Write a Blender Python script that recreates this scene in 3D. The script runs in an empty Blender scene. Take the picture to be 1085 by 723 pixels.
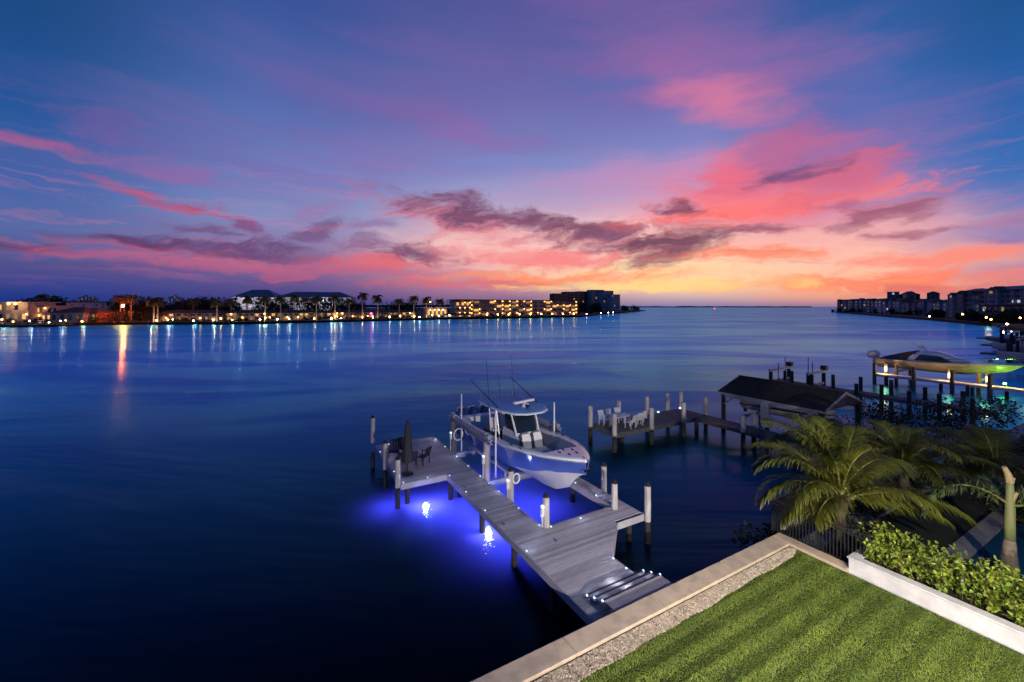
import bpy, math, random
import numpy as np
from mathutils import Vector, Matrix
R = math.radians
random.seed(7)
sc = bpy.context.scene
col = sc.collection

# ---------------------------------------------------------------- camera
CAM_H, FPX, CXP, HYP = 9.7, 440.0, 542.5, 325.0        # eye height, focal length and horizon measured on the photo
cam_d = bpy.data.cameras.new('camera'); cam = bpy.data.objects.new('camera', cam_d); col.objects.link(cam)
cam.location = (0, 0, CAM_H); cam.rotation_euler = (R(90), 0, 0)
cam_d.sensor_width = 36; cam_d.lens = 36 * FPX / 1085
cam_d.shift_y = -36.5 / 1085
cam_d.clip_start = 0.1; cam_d.clip_end = 60000
sc.camera = cam
sc.view_settings.view_transform = 'Standard'; sc.view_settings.look = 'None'
sc.view_settings.exposure = 0.0; sc.view_settings.gamma = 1.0
sc.cycles.use_denoising = True
sc.cycles.sample_clamp_indirect = 4.0
sc.cycles.max_bounces = 5; sc.cycles.diffuse_bounces = 2; sc.cycles.glossy_bounces = 3
sc.cycles.transmission_bounces = 3; sc.cycles.transparent_max_bounces = 8
sc.cycles.caustics_reflective = False; sc.cycles.caustics_refractive = False

def lin(c):
    return tuple((x / 255 / 12.92) if x / 255 <= .04045 else ((x / 255 + .055) / 1.055) ** 2.4 for x in c)

# ---------------------------------------------------------------- world: dusk sky
world = bpy.data.worlds.new('World'); sc.world = world; world.use_nodes = True
wt = world.node_tree; wt.nodes.clear()

class G:
    """tiny helper for building node graphs"""
    def __init__(s, tree): s.t = tree
    def n(s, typ, **kw):
        nd = s.t.nodes.new(typ)
        for k, v in kw.items(): setattr(nd, k, v)
        return nd
    def put(s, sock, v):
        if isinstance(v, bpy.types.NodeSocket): s.t.links.new(v, sock)
        else: sock.default_value = v
    def m(s, op, a, b=0.0, c=None, clamp=False):
        nd = s.n('ShaderNodeMath', operation=op); nd.use_clamp = clamp
        s.put(nd.inputs[0], a); s.put(nd.inputs[1], b)
        if c is not None: s.put(nd.inputs[2], c)
        return nd.outputs[0]
    def xyz(s, x, y, z=0.0):
        nd = s.n('ShaderNodeCombineXYZ')
        for i, v in enumerate((x, y, z)): s.put(nd.inputs[i], v)
        return nd.outputs[0]
    def mix(s, f, a, b, blend='MIX'):
        nd = s.n('ShaderNodeMix', data_type='RGBA', blend_type=blend)
        s.put(nd.inputs[0], f)
        s.put(nd.inputs[6], (*a, 1) if isinstance(a, tuple) and len(a) == 3 else a)
        s.put(nd.inputs[7], (*b, 1) if isinstance(b, tuple) and len(b) == 3 else b)
        return nd.outputs[2]
    def noise(s, vec, scale=1.0, detail=3.0, rough=.55, out=0, dist=0.0):
        nd = s.n('ShaderNodeTexNoise'); 
        if vec is not None: s.put(nd.inputs['Vector'], vec)
        nd.inputs['Scale'].default_value = scale; nd.inputs['Detail'].default_value = detail
        nd.inputs['Roughness'].default_value = rough; nd.inputs['Distortion'].default_value = dist
        return nd.outputs[out]
    def ramp(s, f, stops, interp='LINEAR'):
        nd = s.n('ShaderNodeValToRGB'); cr = nd.color_ramp; cr.interpolation = interp
        while len(cr.elements) < len(stops): cr.elements.new(0.5)
        for e, (p, c) in zip(cr.elements, stops):
            e.position = p; e.color = (*c, 1) if len(c) == 3 else c
        s.put(nd.inputs[0], f); return nd.outputs[0]
    def smooth(s, v, a, b, to0=0.0, to1=1.0):
        nd = s.n('ShaderNodeMapRange', interpolation_type='SMOOTHSTEP')
        s.put(nd.inputs[0], v)
        for i, q in enumerate((a, b, to0, to1)): nd.inputs[i + 1].default_value = q
        return nd.outputs[0]

g = G(wt)
gen = g.n('ShaderNodeTexCoord').outputs['Generated']
sep = g.n('ShaderNodeSeparateXYZ'); wt.links.new(gen, sep.inputs[0])
az = g.m('MULTIPLY', g.m('ARCTAN2', sep.outputs[0], sep.outputs[1]), 57.2958)
el = g.m('MAXIMUM', g.m('MULTIPLY', g.m('ARCSINE', sep.outputs[2]), 57.2958), 0.0)
def ae(x, y):
    a = math.atan((x - CXP) / FPX)
    return math.degrees(a), math.degrees(math.atan((HYP - y) / FPX * math.cos(a)))
def column(x, stops):
    st = [(min(1, max(0, ae(x, y)[1] / 60.0)), lin(c)) for y, c in stops]
    st.sort(key=lambda t: t[0]); st.append((1.0, lin((8, 50, 110))))
    return g.ramp(g.m('DIVIDE', el, 60.0), st, 'LINEAR')
cols = [(0, column(0, [(0, (8, 68, 128)), (100, (16, 78, 148)), (180, (46, 92, 164)), (235, (78, 100, 162)), (275, (72, 78, 140)), (300, (34, 60, 138)), (323, (10, 42, 122))])),
        (300, column(300, [(0, (48, 78, 148)), (100, (66, 98, 168)), (180, (98, 124, 188)), (235, (128, 134, 184)), (270, (134, 108, 156)), (302, (84, 74, 138)), (323, (42, 52, 125))])),
        (542, column(542, [(0, (76, 80, 150)), (100, (92, 100, 168)), (180, (124, 134, 194)), (235, (190, 170, 196)), (275, (238, 168, 168)), (302, (190, 128, 150)), (323, (98, 90, 140))])),
        (730, column(730, [(0, (72, 84, 155)), (100, (98, 102, 174)), (180, (135, 136, 196)), (235, (240, 178, 184)), (275, (253, 198, 168)), (300, (255, 214, 150)), (314, (205, 170, 170)), (324, (135, 125, 165))])),
        (900, column(900, [(0, (35, 84, 152)), (100, (52, 98, 172)), (180, (100, 115, 185)), (235, (206, 150, 178)), (275, (244, 168, 156)), (305, (250, 164, 122)), (316, (225, 150, 130)), (324, (150, 120, 150))])),
        (1085, column(1085, [(0, (12, 78, 142)), (100, (20, 90, 165)), (180, (42, 104, 178)), (235, (110, 118, 182)), (275, (178, 122, 160)), (305, (215, 130, 130)), (324, (140, 105, 140))]))]
sky = cols[0][1]
for (xa, _), (xb, cb) in zip(cols, cols[1:]):
    sky = g.mix(g.smooth(az, ae(xa, 325)[0], ae(xb, 325)[0]), sky, cb)
warp = g.noise(g.xyz(g.m('MULTIPLY', az, .05), g.m('MULTIPLY', el, .12), 3.1), 1.6, 4, .6, out=1)
ws = g.n('ShaderNodeSeparateColor'); wt.links.new(warp, ws.inputs[0])
pa = g.m('ADD', az, g.m('MULTIPLY', g.m('SUBTRACT', ws.outputs[0], .5), 15.0))
pe = g.m('ADD', el, g.m('MULTIPLY', g.m('SUBTRACT', ws.outputs[1], .5), 5.0))
pos = g.xyz(pa, pe)
# wispy break-up, stretched along the horizon
fib = g.noise(g.xyz(g.m('MULTIPLY', pa, .12), g.m('ADD', g.m('MULTIPLY', pe, .36), g.m('MULTIPLY', az, -.03)), 0.7), 1.5, 9, .68)
fib2 = g.noise(g.xyz(g.m('MULTIPLY', pa, .03), g.m('ADD', g.m('MULTIPLY', pe, .32), g.m('MULTIPLY', az, .018)), 5.2), 1.2, 4, .5)
brk = g.m('MULTIPLY', g.m('SUBTRACT', .5, fib), 3.4)
brk2 = g.m('MULTIPLY', g.m('SUBTRACT', .5, fib2), 2.2)
def blob(sky, x, y, rx, ry, tilt, c, alpha, soft=False, b=None):
    a0, e0 = ae(x, y); k = math.cos(R(a0)) ** 2 * 57.2958 / FPX; ke = math.cos(R(a0)) * 57.2958 / FPX
    mp = g.n('ShaderNodeMapping', vector_type='TEXTURE'); wt.links.new(pos, mp.inputs[0])
    mp.inputs[1].default_value = (a0, e0, 0); mp.inputs[2].default_value = (0, 0, R(-tilt)); mp.inputs[3].default_value = (rx * k, ry * ke, 1)
    ln = g.n('ShaderNodeVectorMath', operation='LENGTH'); wt.links.new(mp.outputs[0], ln.inputs[0])
    r = g.m('ADD', ln.outputs['Value'], b if b is not None else (brk2 if soft else brk))
    f = g.smooth(r, 1.7 if soft else 1.5, -0.1 if soft else .15, 0, alpha)
    return g.mix(f, sky, lin(c))
# broad soft washes first, then streaks, then the dark cloud bodies
for a in [(880, 130, 110, 60, 20, (118, 100, 168), .4), (740, 70, 150, 34, 18, (160, 100, 160), .65), (765, 108, 75, 20, 22, (216, 116, 152), .8),
          (520, 130, 150, 45, -8, (116, 94, 164), .4), (480, 130, 70, 14, 12, (146, 94, 162), .45), (260, 175, 110, 26, 10, (118, 98, 168), .35), (600, 40, 200, 30, 0, (96, 84, 152), .3),
          (580, 262, 120, 24, 0, (252, 196, 184), .8), (700, 290, 190, 18, 0, (255, 212, 158), .85), (870, 260, 140, 26, 0, (252, 182, 166), .8),
          (800, 205, 110, 36, 4, (226, 104, 132), .9), (700, 195, 90, 24, 0, (214, 140, 180), .5), (820, 168, 60, 30, -20, (178, 90, 140), .8), (60, 180, 90, 28, 0, (84, 88, 158), .35), (380, 100, 150, 40, -10, (110, 90, 158), .45), (420, 165, 120, 22, -12, (140, 104, 172), .4), (190, 150, 120, 30, 8, (104, 90, 158), .45), (640, 195, 110, 22, -4, (186, 138, 186), .5)]:
    sky = blob(sky, *a, soft=True)
for a in [(62, 152, 70, 8, -3, (178, 88, 134), .6), (110, 138, 60, 12, 5, (120, 80, 152), .4), (188, 182, 55, 11, 5, (150, 92, 158), .55),
          (168, 207, 50, 7, 14, (172, 78, 122), .85), (218, 227, 26, 6, 12, (180, 80, 118), .85), (142, 261, 66, 6, 4, (190, 78, 100), .75), (142, 254, 62, 7, 4, (88, 56, 104), .95),
          (25, 262, 50, 9, 2, (78, 56, 108), .95), (205, 248, 34, 7, 10, (104, 66, 116), .8), (300, 262, 60, 6, 3, (96, 62, 112), .85), (242, 246, 34, 12, 25, (124, 70, 122), .85), (300, 283, 240, 8, 0, (192, 88, 124), .7), (262, 268, 100, 7, 2, (98, 60, 112), .85),
          (130, 290, 160, 8, 0, (90, 66, 132), .4), (345, 246, 30, 10, -20, (112, 76, 126), .85), (395, 258, 30, 7, -10, (128, 80, 126), .7), (400, 240, 30, 6, -15, (140, 100, 150), .6), (410, 276, 70, 8, -2, (222, 90, 104), .85), (330, 224, 40, 12, -15, (150, 110, 165), .5),
          (490, 236, 90, 14, 12, (226, 110, 124), .75), (478, 224, 72, 13, 9, (108, 66, 104), .95), (452, 266, 46, 9, 5, (100, 62, 108), .95),
          (560, 238, 70, 10, 14, (132, 74, 106), .9), (640, 252, 60, 13, 8, (160, 82, 108), .85), (620, 243, 60, 8, 10, (110, 64, 94), .9), (708, 262, 62, 20, -8, (112, 62, 86), .95),
          (600, 275, 60, 7, 0, (238, 112, 118), .8), (805, 206, 120, 22, 3, (236, 104, 124), .6), (800, 222, 130, 13, -3, (255, 112, 108), .95), (868, 192, 60, 22, -15, (206, 92, 126), .75), (770, 188, 30, 26, 60, (236, 96, 120), .8), (726, 226, 30, 6, 6, (120, 58, 88), .9),
          (845, 180, 30, 10, -12, (98, 72, 122), .85), (802, 244, 34, 6, 0, (150, 80, 108), .85), (928, 228, 44, 12, -10, (146, 78, 108), .85), (955, 246, 26, 6, -5, (165, 84, 116), .8), (900, 215, 40, 8, 0, (160, 92, 130), .6),
          (790, 273, 75, 8, 0, (255, 132, 96), .9), (1000, 272, 110, 9, -3, (250, 128, 108), .85), (900, 298, 170, 9, -1, (252, 118, 88), .9), (590, 293, 120, 7, 1, (255, 138, 88), .9), (560, 272, 90, 9, 3, (244, 128, 128), .7), (985, 305, 90, 7, 0, (214, 98, 98), .8),
          (480, 300, 120, 6, 0, (212, 92, 108), .7), (690, 303, 140, 6, 0, (255, 214, 130), .8), (1040, 235, 60, 9, -4, (176, 110, 150), .5)]:
    sky = blob(sky, *a)
# fine horizontal wisps low in the sky
wsp = g.noise(g.xyz(g.m('MULTIPLY', pa, .05), g.m('MULTIPLY', pe, .9), 9.0), 1.3, 6, .6)
wf = g.m('MULTIPLY', g.smooth(wsp, .5, .72), g.m('MULTIPLY', g.smooth(el, 1.0, 5.0), g.smooth(el, 22.0, 9.0)))
sky = g.mix(g.m('MULTIPLY', wf, .22), sky, lin((236, 122, 136)))
wf2 = g.m('MULTIPLY', g.smooth(wsp, .46, .28), g.m('MULTIPLY', g.smooth(el, 1.0, 5.0), g.smooth(el, 20.0, 8.0)))
sky = g.mix(g.m('MULTIPLY', wf2, .3), sky, lin((128, 92, 140)))
hs = g.n('ShaderNodeHueSaturation'); hs.inputs['Saturation'].default_value = .97; hs.inputs['Value'].default_value = 1.05; wt.links.new(sky, hs.inputs['Color']); sky = hs.outputs[0]
bg = g.n('ShaderNodeBackground'); wt.links.new(sky, bg.inputs[0]); bg.inputs[1].default_value = 1.0
nis = g.n('ShaderNodeTexSky', sky_type='NISHITA'); nis.sun_disc = False; nis.sun_elevation = R(-3); nis.sun_rotation = R(18)
bg2 = g.n('ShaderNodeBackground'); wt.links.new(nis.outputs[0], bg2.inputs[0]); bg2.inputs[1].default_value = 0.05
ad = g.n('ShaderNodeAddShader'); wt.links.new(bg.outputs[0], ad.inputs[0]); wt.links.new(bg2.outputs[0], ad.inputs[1])
wo = g.n('ShaderNodeOutputWorld'); wt.links.new(ad.outputs[0], wo.inputs[0])
world.cycles.sampling_method = 'MANUAL'; world.cycles.sample_map_resolution = 512

# ---------------------------------------------------------------- frames: u runs out along the dock, v along the seawall
US, UC = 0.4924, 0.8704
ROT = math.atan2(US, UC)                 # local x = v, local y = u
def W(v, u, z=0.0): return Vector((-US * u + UC * v, UC * u + US * v, z))
def fx(px, d): return (px - CXP) * d / FPX
def fz(py, d): return CAM_H - (py - HYP) * d / FPX
def at(px, py, z):
    d = (CAM_H - z) * FPX / (py - HYP); return Vector(((px - CXP) * d / FPX, d, z))

# house floodlights (the house stands behind and below the camera)
def spot(name, loc, target, power, color, angle, blend=.8, radius=.12):
    l = bpy.data.lights.new(name, 'SPOT'); l.energy = power; l.color = color; l.spot_size = R(angle); l.spot_blend = blend; l.shadow_soft_size = radius
    o = bpy.data.objects.new(name, l); col.objects.link(o); o.location = loc
    o.rotation_euler = (Vector(target) - Vector(loc)).to_track_quat('-Z', 'Y').to_euler(); return o
def point(name, loc, power, color, radius=.05, parent=None):
    l = bpy.data.lights.new(name, 'POINT'); l.energy = power; l.color = color; l.shadow_soft_size = radius
    o = bpy.data.objects.new(name, l); col.objects.link(o); o.location = loc
    if parent: o.parent = parent
    return o
spot('floodlight', W(9.5, -3.0, 9.0), W(13.5, 4.5, 1.7), 5200, (1.0, .93, .72), 105, 1.0)
spot('floodlight', W(4.0, -4.0, 5.6), W(16.0, 14.0, 1.5), 13000, (1.0, .90, .86), 108, 1.0)

# ---------------------------------------------------------------- materials
def mat(name, c1, c2=None, rough=.6, scale=3.0, stretch=(1, 1, 1), metal=0.0, bump=0.0, bscale=20.0, island=0.0, spec=.5, coat=0.0, detail=4, trans=None):
    m = bpy.data.materials.new(name); m.use_nodes = True; t = m.node_tree; k = G(t)
    b = t.nodes['Principled BSDF']; b.inputs['Roughness'].default_value = rough; b.inputs['Metallic'].default_value = metal
    b.inputs['Specular IOR Level'].default_value = spec; b.inputs['Coat Weight'].default_value = coat
    tc = k.n('ShaderNodeTexCoord').outputs['Object']
    mp = k.n('ShaderNodeMapping'); t.links.new(tc, mp.inputs[0]); mp.inputs[3].default_value = stretch
    if c2 is None: c2 = tuple(x * .8 for x in c1)
    c = k.mix(k.smooth(k.noise(mp.outputs[0], scale, detail, .6), .3, .7), c1, c2)
    if island:
        ri = k.n('ShaderNodeNewGeometry').outputs['Random Per Island']
        hs = k.n('ShaderNodeHueSaturation'); t.links.new(c, hs.inputs['Color'])
        k.put(hs.inputs['Value'], k.m('ADD', 1 - island, k.m('MULTIPLY', ri, 2 * island)))
        k.put(hs.inputs['Hue'], k.m('ADD', .5 - .03 * island, k.m('MULTIPLY', ri, .06 * island)))
        c = hs.outputs[0]
    t.links.new(c, b.inputs['Base Color'])
    if bump:
        bp = k.n('ShaderNodeBump'); bp.inputs['Strength'].default_value = min(1, bump); bp.inputs['Distance'].default_value = .02 * max(1, bump)
        t.links.new(k.noise(mp.outputs[0], bscale, 4, .6), bp.inputs['Height']); t.links.new(bp.outputs[0], b.inputs['Normal'])
    return m
def emis(name, c, s):
    m = bpy.data.materials.new(name); m.use_nodes = True; b = m.node_tree.nodes['Principled BSDF']
    b.inputs['Base Color'].default_value = (.1, .1, .1, 1); b.inputs['Emission Color'].default_value = (*c, 1); b.inputs['Emission Strength'].default_value = s
    return m
def leafmat(name, c1, c2, rough=.45, island=.35, tr=.25, scale=.8):
    m = mat(name, c1, c2, rough, scale, island=island, spec=.4); t = m.node_tree; b = t.nodes['Principled BSDF']
    tl = t.nodes.new('ShaderNodeBsdfTranslucent'); mx = t.nodes.new('ShaderNodeMixShader'); mx.inputs[0].default_value = tr
    t.links.new(b.inputs['Base Color'].links[0].from_socket, tl.inputs[0])
    t.links.new(b.outputs[0], mx.inputs[1]); t.links.new(tl.outputs[0], mx.inputs[2])
    t.links.new(mx.outputs[0], t.nodes['Material Output'].inputs[0]); return m

M = dict(
    deck=mat('deck', (.40, .37, .42), (.29, .27, .31), .5, 2.5, (1, 8, 1), island=.26, bump=.25, bscale=40),
    fascia=mat('fascia', (.46, .43, .47), (.36, .34, .38), .5, 3),
    pile=mat('pile', (.045, .035, .028), (.02, .016, .014), .8, 4, (3, 3, .6), bump=.6, bscale=12),
    greypile=mat('greypile', (.15, .13, .115), (.08, .07, .062), .8, 4, (3, 3, .6), bump=.6, bscale=12),
    sleeve=mat('sleeve', (.58, .54, .53), (.34, .31, .30), .55, 3.2, (2, 2, .35), bump=.2),
    weathered=mat('weathered', (.42, .38, .36), (.26, .23, .22), .75, 3, (3, 3, .5), bump=.4, bscale=10),
    black=mat('black', (.012, .012, .014), (.02, .02, .022), .45),
    cap=mat('coping', (.56, .43, .31), (.38, .30, .22), .75, 2.2, bump=.3, bscale=30, detail=8),
    seawall=mat('seawall', (.16, .14, .12), (.06, .055, .05), .85, 1.2, bump=.5, bscale=6),
    stone=mat('stone', (.56, .46, .35), (.30, .24, .18), .8, 9, island=.5),
    soil=mat('soil', (.05, .035, .025), (.025, .02, .015), .95, 8, bump=.8),
    turf=mat('turf', (.028, .05, .010), (.018, .035, .008), .95, 5, bump=.6, bscale=60),
    yard=mat('yard', (.02, .03, .012), (.012, .018, .008), .95, 1.5, bump=.8, bscale=14),
    planter=mat('planter', (.66, .64, .62), (.52, .5, .49), .7, 2.2, bump=.25, bscale=35, detail=7),
    greystone=mat('greystone', (.26, .25, .26), (.17, .165, .17), .75, 3, bump=.4, bscale=30),
    white=mat('white_gelcoat', (.74, .74, .76), (.68, .68, .71), .25, 1, coat=.4),
    nonskid=mat('nonskid', (.50, .50, .53), (.42, .42, .45), .7, 3),
    hullblue=mat('hull_blue', (.085, .15, .52), (.075, .13, .46), .15, .6, coat=1.0),
    ttop=mat('ttop', (.22, .44, .72), (.18, .38, .64), .65, 1.2, spec=.2),
    glass=mat('dark_glass', (.012, .016, .022), (.012, .016, .022), .05, spec=.8),
    vinyl=mat('vinyl', (.72, .70, .70), (.62, .6, .6), .5, 3),
    darkvinyl=mat('dark_vinyl', (.05, .045, .05), (.03, .03, .035), .5),
    engine=mat('engine', (.02, .035, .14), (.015, .03, .11), .2, coat=.8),
    alu=mat('aluminium', (.55, .56, .6), (.42, .43, .47), .35, 3, metal=.7),
    galv=mat('galvanised', (.38, .42, .48), (.28, .31, .37), .45, 3, metal=.35),
    chrome=mat('chrome', (.7, .7, .72), (.6, .6, .62), .15, metal=1),
    navy=mat('navy_fabric', (.012, .02, .05), (.008, .012, .03), .8, 6),
    canvas=mat('grey_canvas', (.04, .04, .042), (.025, .025, .028), .85, 3, (6, 6, .5)),
    whitepaint=mat('white_paint', (.70, .69, .70), (.58, .57, .6), .55, 2),
    dimpaint=mat('dim_paint', (.36, .36, .40), (.27, .27, .3), .6, 2, (1, 1, 4)),
    olddeck=mat('old_deck', (.13, .12, .12), (.07, .066, .066), .75, 2.5, (1, 6, 1), island=.25),
    shingle=mat('shingle', (.010, .008, .008), (.02, .016, .015), .85, 5, island=.45, bump=.5, bscale=25),
    trunk=mat('palm_trunk', (.09, .065, .045), (.045, .033, .024), .9, 3, (1, 1, 5), bump=.8, bscale=10),
    bottle=mat('bottle_trunk', (.27, .21, .16), (.15, .115, .085), .8, 2, (.4, .4, 7), bump=.5, bscale=8),
    crownshaft=mat('crownshaft', (.16, .20, .07), (.26, .25, .10), .5, 1.5, (4, 4, .6)),
    stub=mat('stub', (.48, .36, .18), (.36, .25, .12), .7, 6),
    rachis=mat('rachis', (.28, .27, .08), (.2, .18, .06), .5, 2),
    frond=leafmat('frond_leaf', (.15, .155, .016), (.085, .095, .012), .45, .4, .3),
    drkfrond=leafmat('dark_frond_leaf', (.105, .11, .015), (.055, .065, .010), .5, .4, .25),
    foxfrond=leafmat('foxtail_leaf', (.085, .12, .04), (.05, .075, .026), .5, .35, .2),
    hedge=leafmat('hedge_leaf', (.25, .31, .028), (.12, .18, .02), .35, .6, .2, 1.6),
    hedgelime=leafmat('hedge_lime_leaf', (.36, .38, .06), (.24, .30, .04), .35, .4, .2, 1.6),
    bush=leafmat('bush_leaf', (.02, .03, .01), (.012, .018, .007), .5, .5, .1),
    twig=mat('twig', (.07, .045, .03), (.04, .028, .02), .9),
    grass=leafmat('grass_blade', (.23, .30, .04), (.14, .205, .028), .6, .5, .2, .9),
    drygrass=leafmat('dry_grass_blade', (.24, .235, .07), (.17, .17, .045), .6, .5, .2, 1.5),
    stucco=mat('stucco', (.44, .38, .32), (.36, .31, .27), .85, .15),
    whitestucco=mat('white_stucco', (.62, .60, .58), (.52, .5, .49), .85, .1),
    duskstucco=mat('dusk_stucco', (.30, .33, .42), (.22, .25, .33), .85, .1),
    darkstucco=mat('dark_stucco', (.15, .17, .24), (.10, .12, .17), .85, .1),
    darkroof=mat('dark_roof', (.03, .027, .027), (.045, .04, .038), .85, .4),
    blueroof=mat('blue_roof', (.06, .10, .20), (.05, .08, .16), .6, .4),
    tileroof=mat('tile_roof', (.14, .08, .06), (.09, .055, .045), .85, .5),
    darkwin=mat('dark_window', (.02, .025, .035), (.02, .025, .035), .1, spec=.7),
    slab=mat('balcony_slab', (.5, .45, .4), (.42, .38, .34), .8, .2),
    farland=mat('far_land', (.012, .013, .008), (.008, .009, .006), .95, .05),
    farleaf=leafmat('far_leaf', (.02, .028, .012), (.012, .018, .008), .7, .5, .1, .1),
    farpalm=leafmat('far_palm', (.17, .16, .05), (.10, .10, .03), .6, .4, .3, .2),
    palmstem=mat('palm_stem', (.36, .31, .25), (.26, .22, .18), .85, .5),
    hill=mat('headland', (.012, .016, .018), (.01, .012, .014), .95, .01),
    shingle2=mat('dark_boat_cover', (.03, .03, .035), (.02, .02, .025), .7),
    cream=mat('cream_hull', (.40, .36, .29), (.34, .30, .24), .3, 1, coat=.3),
    poolwater=mat('pool_water', (.01, .07, .14), (.008, .06, .12), .04, .4),
    lwarm=emis('lit_window_warm', (1, .5, .14), 1.1), lwhite=emis('lit_window_white', (.95, .92, 1), .55), lsoft=emis('lit_window_soft', (1, .55, .2), .3),
    bwarm=emis('bulb_warm', (1, .36, .07), 60), bwhite=emis('bulb_white', (1, .64, .36), 44), bcond=emis('bulb_condo', (1, .38, .06), 24), sodium=emis('bulb_sodium', (1, .12, .012), 2200),
    bred=emis('bulb_red', (1, .02, .05), 40), bmag=emis('bulb_magenta', (1, .02, .35), 60), led=emis('led', (.62, .78, 1), 2.2), ledbar=emis('led_bar', (.75, .86, 1), 7), uglare=emis('underwater_glare', (.78, .84, 1), 4),
    bamber=emis('bulb_amber', (1, .6, .25), 14), bgreen=emis('bulb_green', (.35, 1, .12), 18),
)

# ---------------------------------------------------------------- mesh builder
class MB:
    def __init__(s): s.v = []; s.f = []; s.mi = []; s.cur = 0
    def add(s, vs, fs):
        o = len(s.v); s.v += [tuple(p) for p in vs]
        for f in fs: s.f.append(tuple(i + o for i in f)); s.mi.append(s.cur)
        return s
    def box(s, x0, x1, y0, y1, z0, z1):
        return s.add([(x0, y0, z0), (x1, y0, z0), (x1, y1, z0), (x0, y1, z0), (x0, y0, z1), (x1, y0, z1), (x1, y1, z1), (x0, y1, z1)],
                     [(0, 3, 2, 1), (4, 5, 6, 7), (0, 1, 5, 4), (1, 2, 6, 5), (2, 3, 7, 6), (3, 0, 4, 7)])
    def bar(s, p, q, w, h=None, up=(0, 0, 1)):
        h = h or w; p = Vector(p); q = Vector(q); d = (q - p).normalized(); up = Vector(up)
        if abs(d.dot(up)) > .98: up = Vector((1, 0, 0))
        x = d.cross(up).normalized() * w / 2; y = x.cross(d).normalized() * h / 2
        vs = [c + sx * x + sy * y for c in (p, q) for sx, sy in ((-1, -1), (1, -1), (1, 1), (-1, 1))]
        return s.add(vs, [(0, 3, 2, 1), (4, 5, 6, 7), (0, 1, 5, 4), (1, 2, 6, 5), (2, 3, 7, 6), (3, 0, 4, 7)])
    def tube(s, pts, rad, n=8, cap=True):
        pts = [Vector(p) for p in pts]
        if not hasattr(rad, '__len__'): rad = [rad] * len(pts)
        vs = []; prev = None
        for i, p in enumerate(pts):
            d = (pts[min(i + 1, len(pts) - 1)] - pts[max(i - 1, 0)]).normalized()
            if prev is None: prev = d.cross(Vector((0, 0, 1)) if abs(d.z) < .9 else Vector((1, 0, 0))).normalized()
            x = (prev - d * prev.dot(d)).normalized(); y = d.cross(x); prev = x
            vs += [p + rad[i] * (math.cos(2 * math.pi * k / n) * x + math.sin(2 * math.pi * k / n) * y) for k in range(n)]
        fs = [(i * n + k, i * n + (k + 1) % n, (i + 1) * n + (k + 1) % n, (i + 1) * n + k) for i in range(len(pts) - 1) for k in range(n)]
        if cap: fs += [tuple(range(n - 1, -1, -1)), tuple(range((len(pts) - 1) * n, len(pts) * n))]
        return s.add(vs, fs)
    def lathe(s, c, prof, n=16):
        c = Vector(c); return s.tube([c + Vector((0, 0, z)) for r, z in prof], [max(r, .001) for r, z in prof], n)
    def ball(s, c, r, n=8, m=5, sz=1.0):
        return s.lathe(c, [(r * math.sin(math.pi * i / m), -r * sz * math.cos(math.pi * i / m)) for i in range(m + 1)], n)
    def prism(s, poly, z0, z1):
        n = len(poly); vs = [(x, y, z0) for x, y in poly] + [(x, y, z1) for x, y in poly]
        return s.add(vs, [tuple(range(n - 1, -1, -1)), tuple(range(n, 2 * n))] + [(i, (i + 1) % n, n + (i + 1) % n, n + i) for i in range(n)])
    def loft(s, rings, close=False, capa=False, capb=False):
        n = len(rings[0]); vs = [p for r in rings for p in r]
        fs = [(i * n + k, i * n + (k + 1) % n, (i + 1) * n + (k + 1) % n, (i + 1) * n + k) for i in range(len(rings) - 1) for k in range(n if close else n - 1)]
        if capa: fs.append(tuple(range(n - 1, -1, -1)))
        if capb: fs.append(tuple(range((len(rings) - 1) * n, len(rings) * n)))
        return s.add(vs, fs)

OFF = {}
def obj(name, mb, m, parent=None, smooth=False, bevel=0.0, both=None):
    off = Vector(OFF.get(parent.name, (0, 0, 0))) if parent else Vector((0, 0, 0))
    me = bpy.data.meshes.new(name); me.from_pydata([(p[0] - off.x, p[1] - off.y, p[2] - off.z) for p in mb.v], [], mb.f); me.update()
    for q in (m if isinstance(m, (list, tuple)) else [m]): me.materials.append(q)
    if max(mb.mi, default=0): me.polygons.foreach_set('material_index', mb.mi)
    if smooth: me.polygons.foreach_set('use_smooth', [True] * len(me.polygons))
    o = bpy.data.objects.new(name, me); col.objects.link(o)
    if parent: o.parent = parent; OFF[o.name] = tuple(off)
    if bevel:
        b = o.modifiers.new('bevel', 'BEVEL'); b.width = bevel; b.segments = 2; b.limit_method = 'ANGLE'; b.angle_limit = R(40)
    return o
def tag(o, label=None, cat=None, group=None, kind=None):
    for k, v in (('label', label), ('category', cat), ('group', group), ('kind', kind)):
        if v: o[k] = v
    return o
def thing(name, label, cat, base=(0, 0, 0), frame='uv', group=None, local=False, rz=0.0):
    """Empty at the thing's base; children are then written in the frame's own coordinates (v, u, z) or world (x, y, z)"""
    o = bpy.data.objects.new(name, None); col.objects.link(o); o.empty_display_size = .2
    if frame == 'uv': o.location = W(*base); o.rotation_euler.z = ROT + rz
    else: o.location = base; o.rotation_euler.z = rz
    OFF[o.name] = (0, 0, 0) if local else tuple(base)
    return tag(o, label, cat, group)
def top(name, mb, m, label, cat, frame='uv', group=None, kind=None, **kw):
    """a thing that is one mesh, origin at its own base"""
    xs = np.array(mb.v); c = ((xs[:, 0].min() + xs[:, 0].max()) / 2, (xs[:, 1].min() + xs[:, 1].max()) / 2, xs[:, 2].min())
    mb.v = [(p[0] - c[0], p[1] - c[1], p[2] - c[2]) for p in mb.v]
    o = obj(name, mb, m, **kw)
    if frame == 'uv': o.location = W(*c); o.rotation_euler.z = ROT
    else: o.location = c
    return tag(o, label, cat, group, kind)
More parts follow.
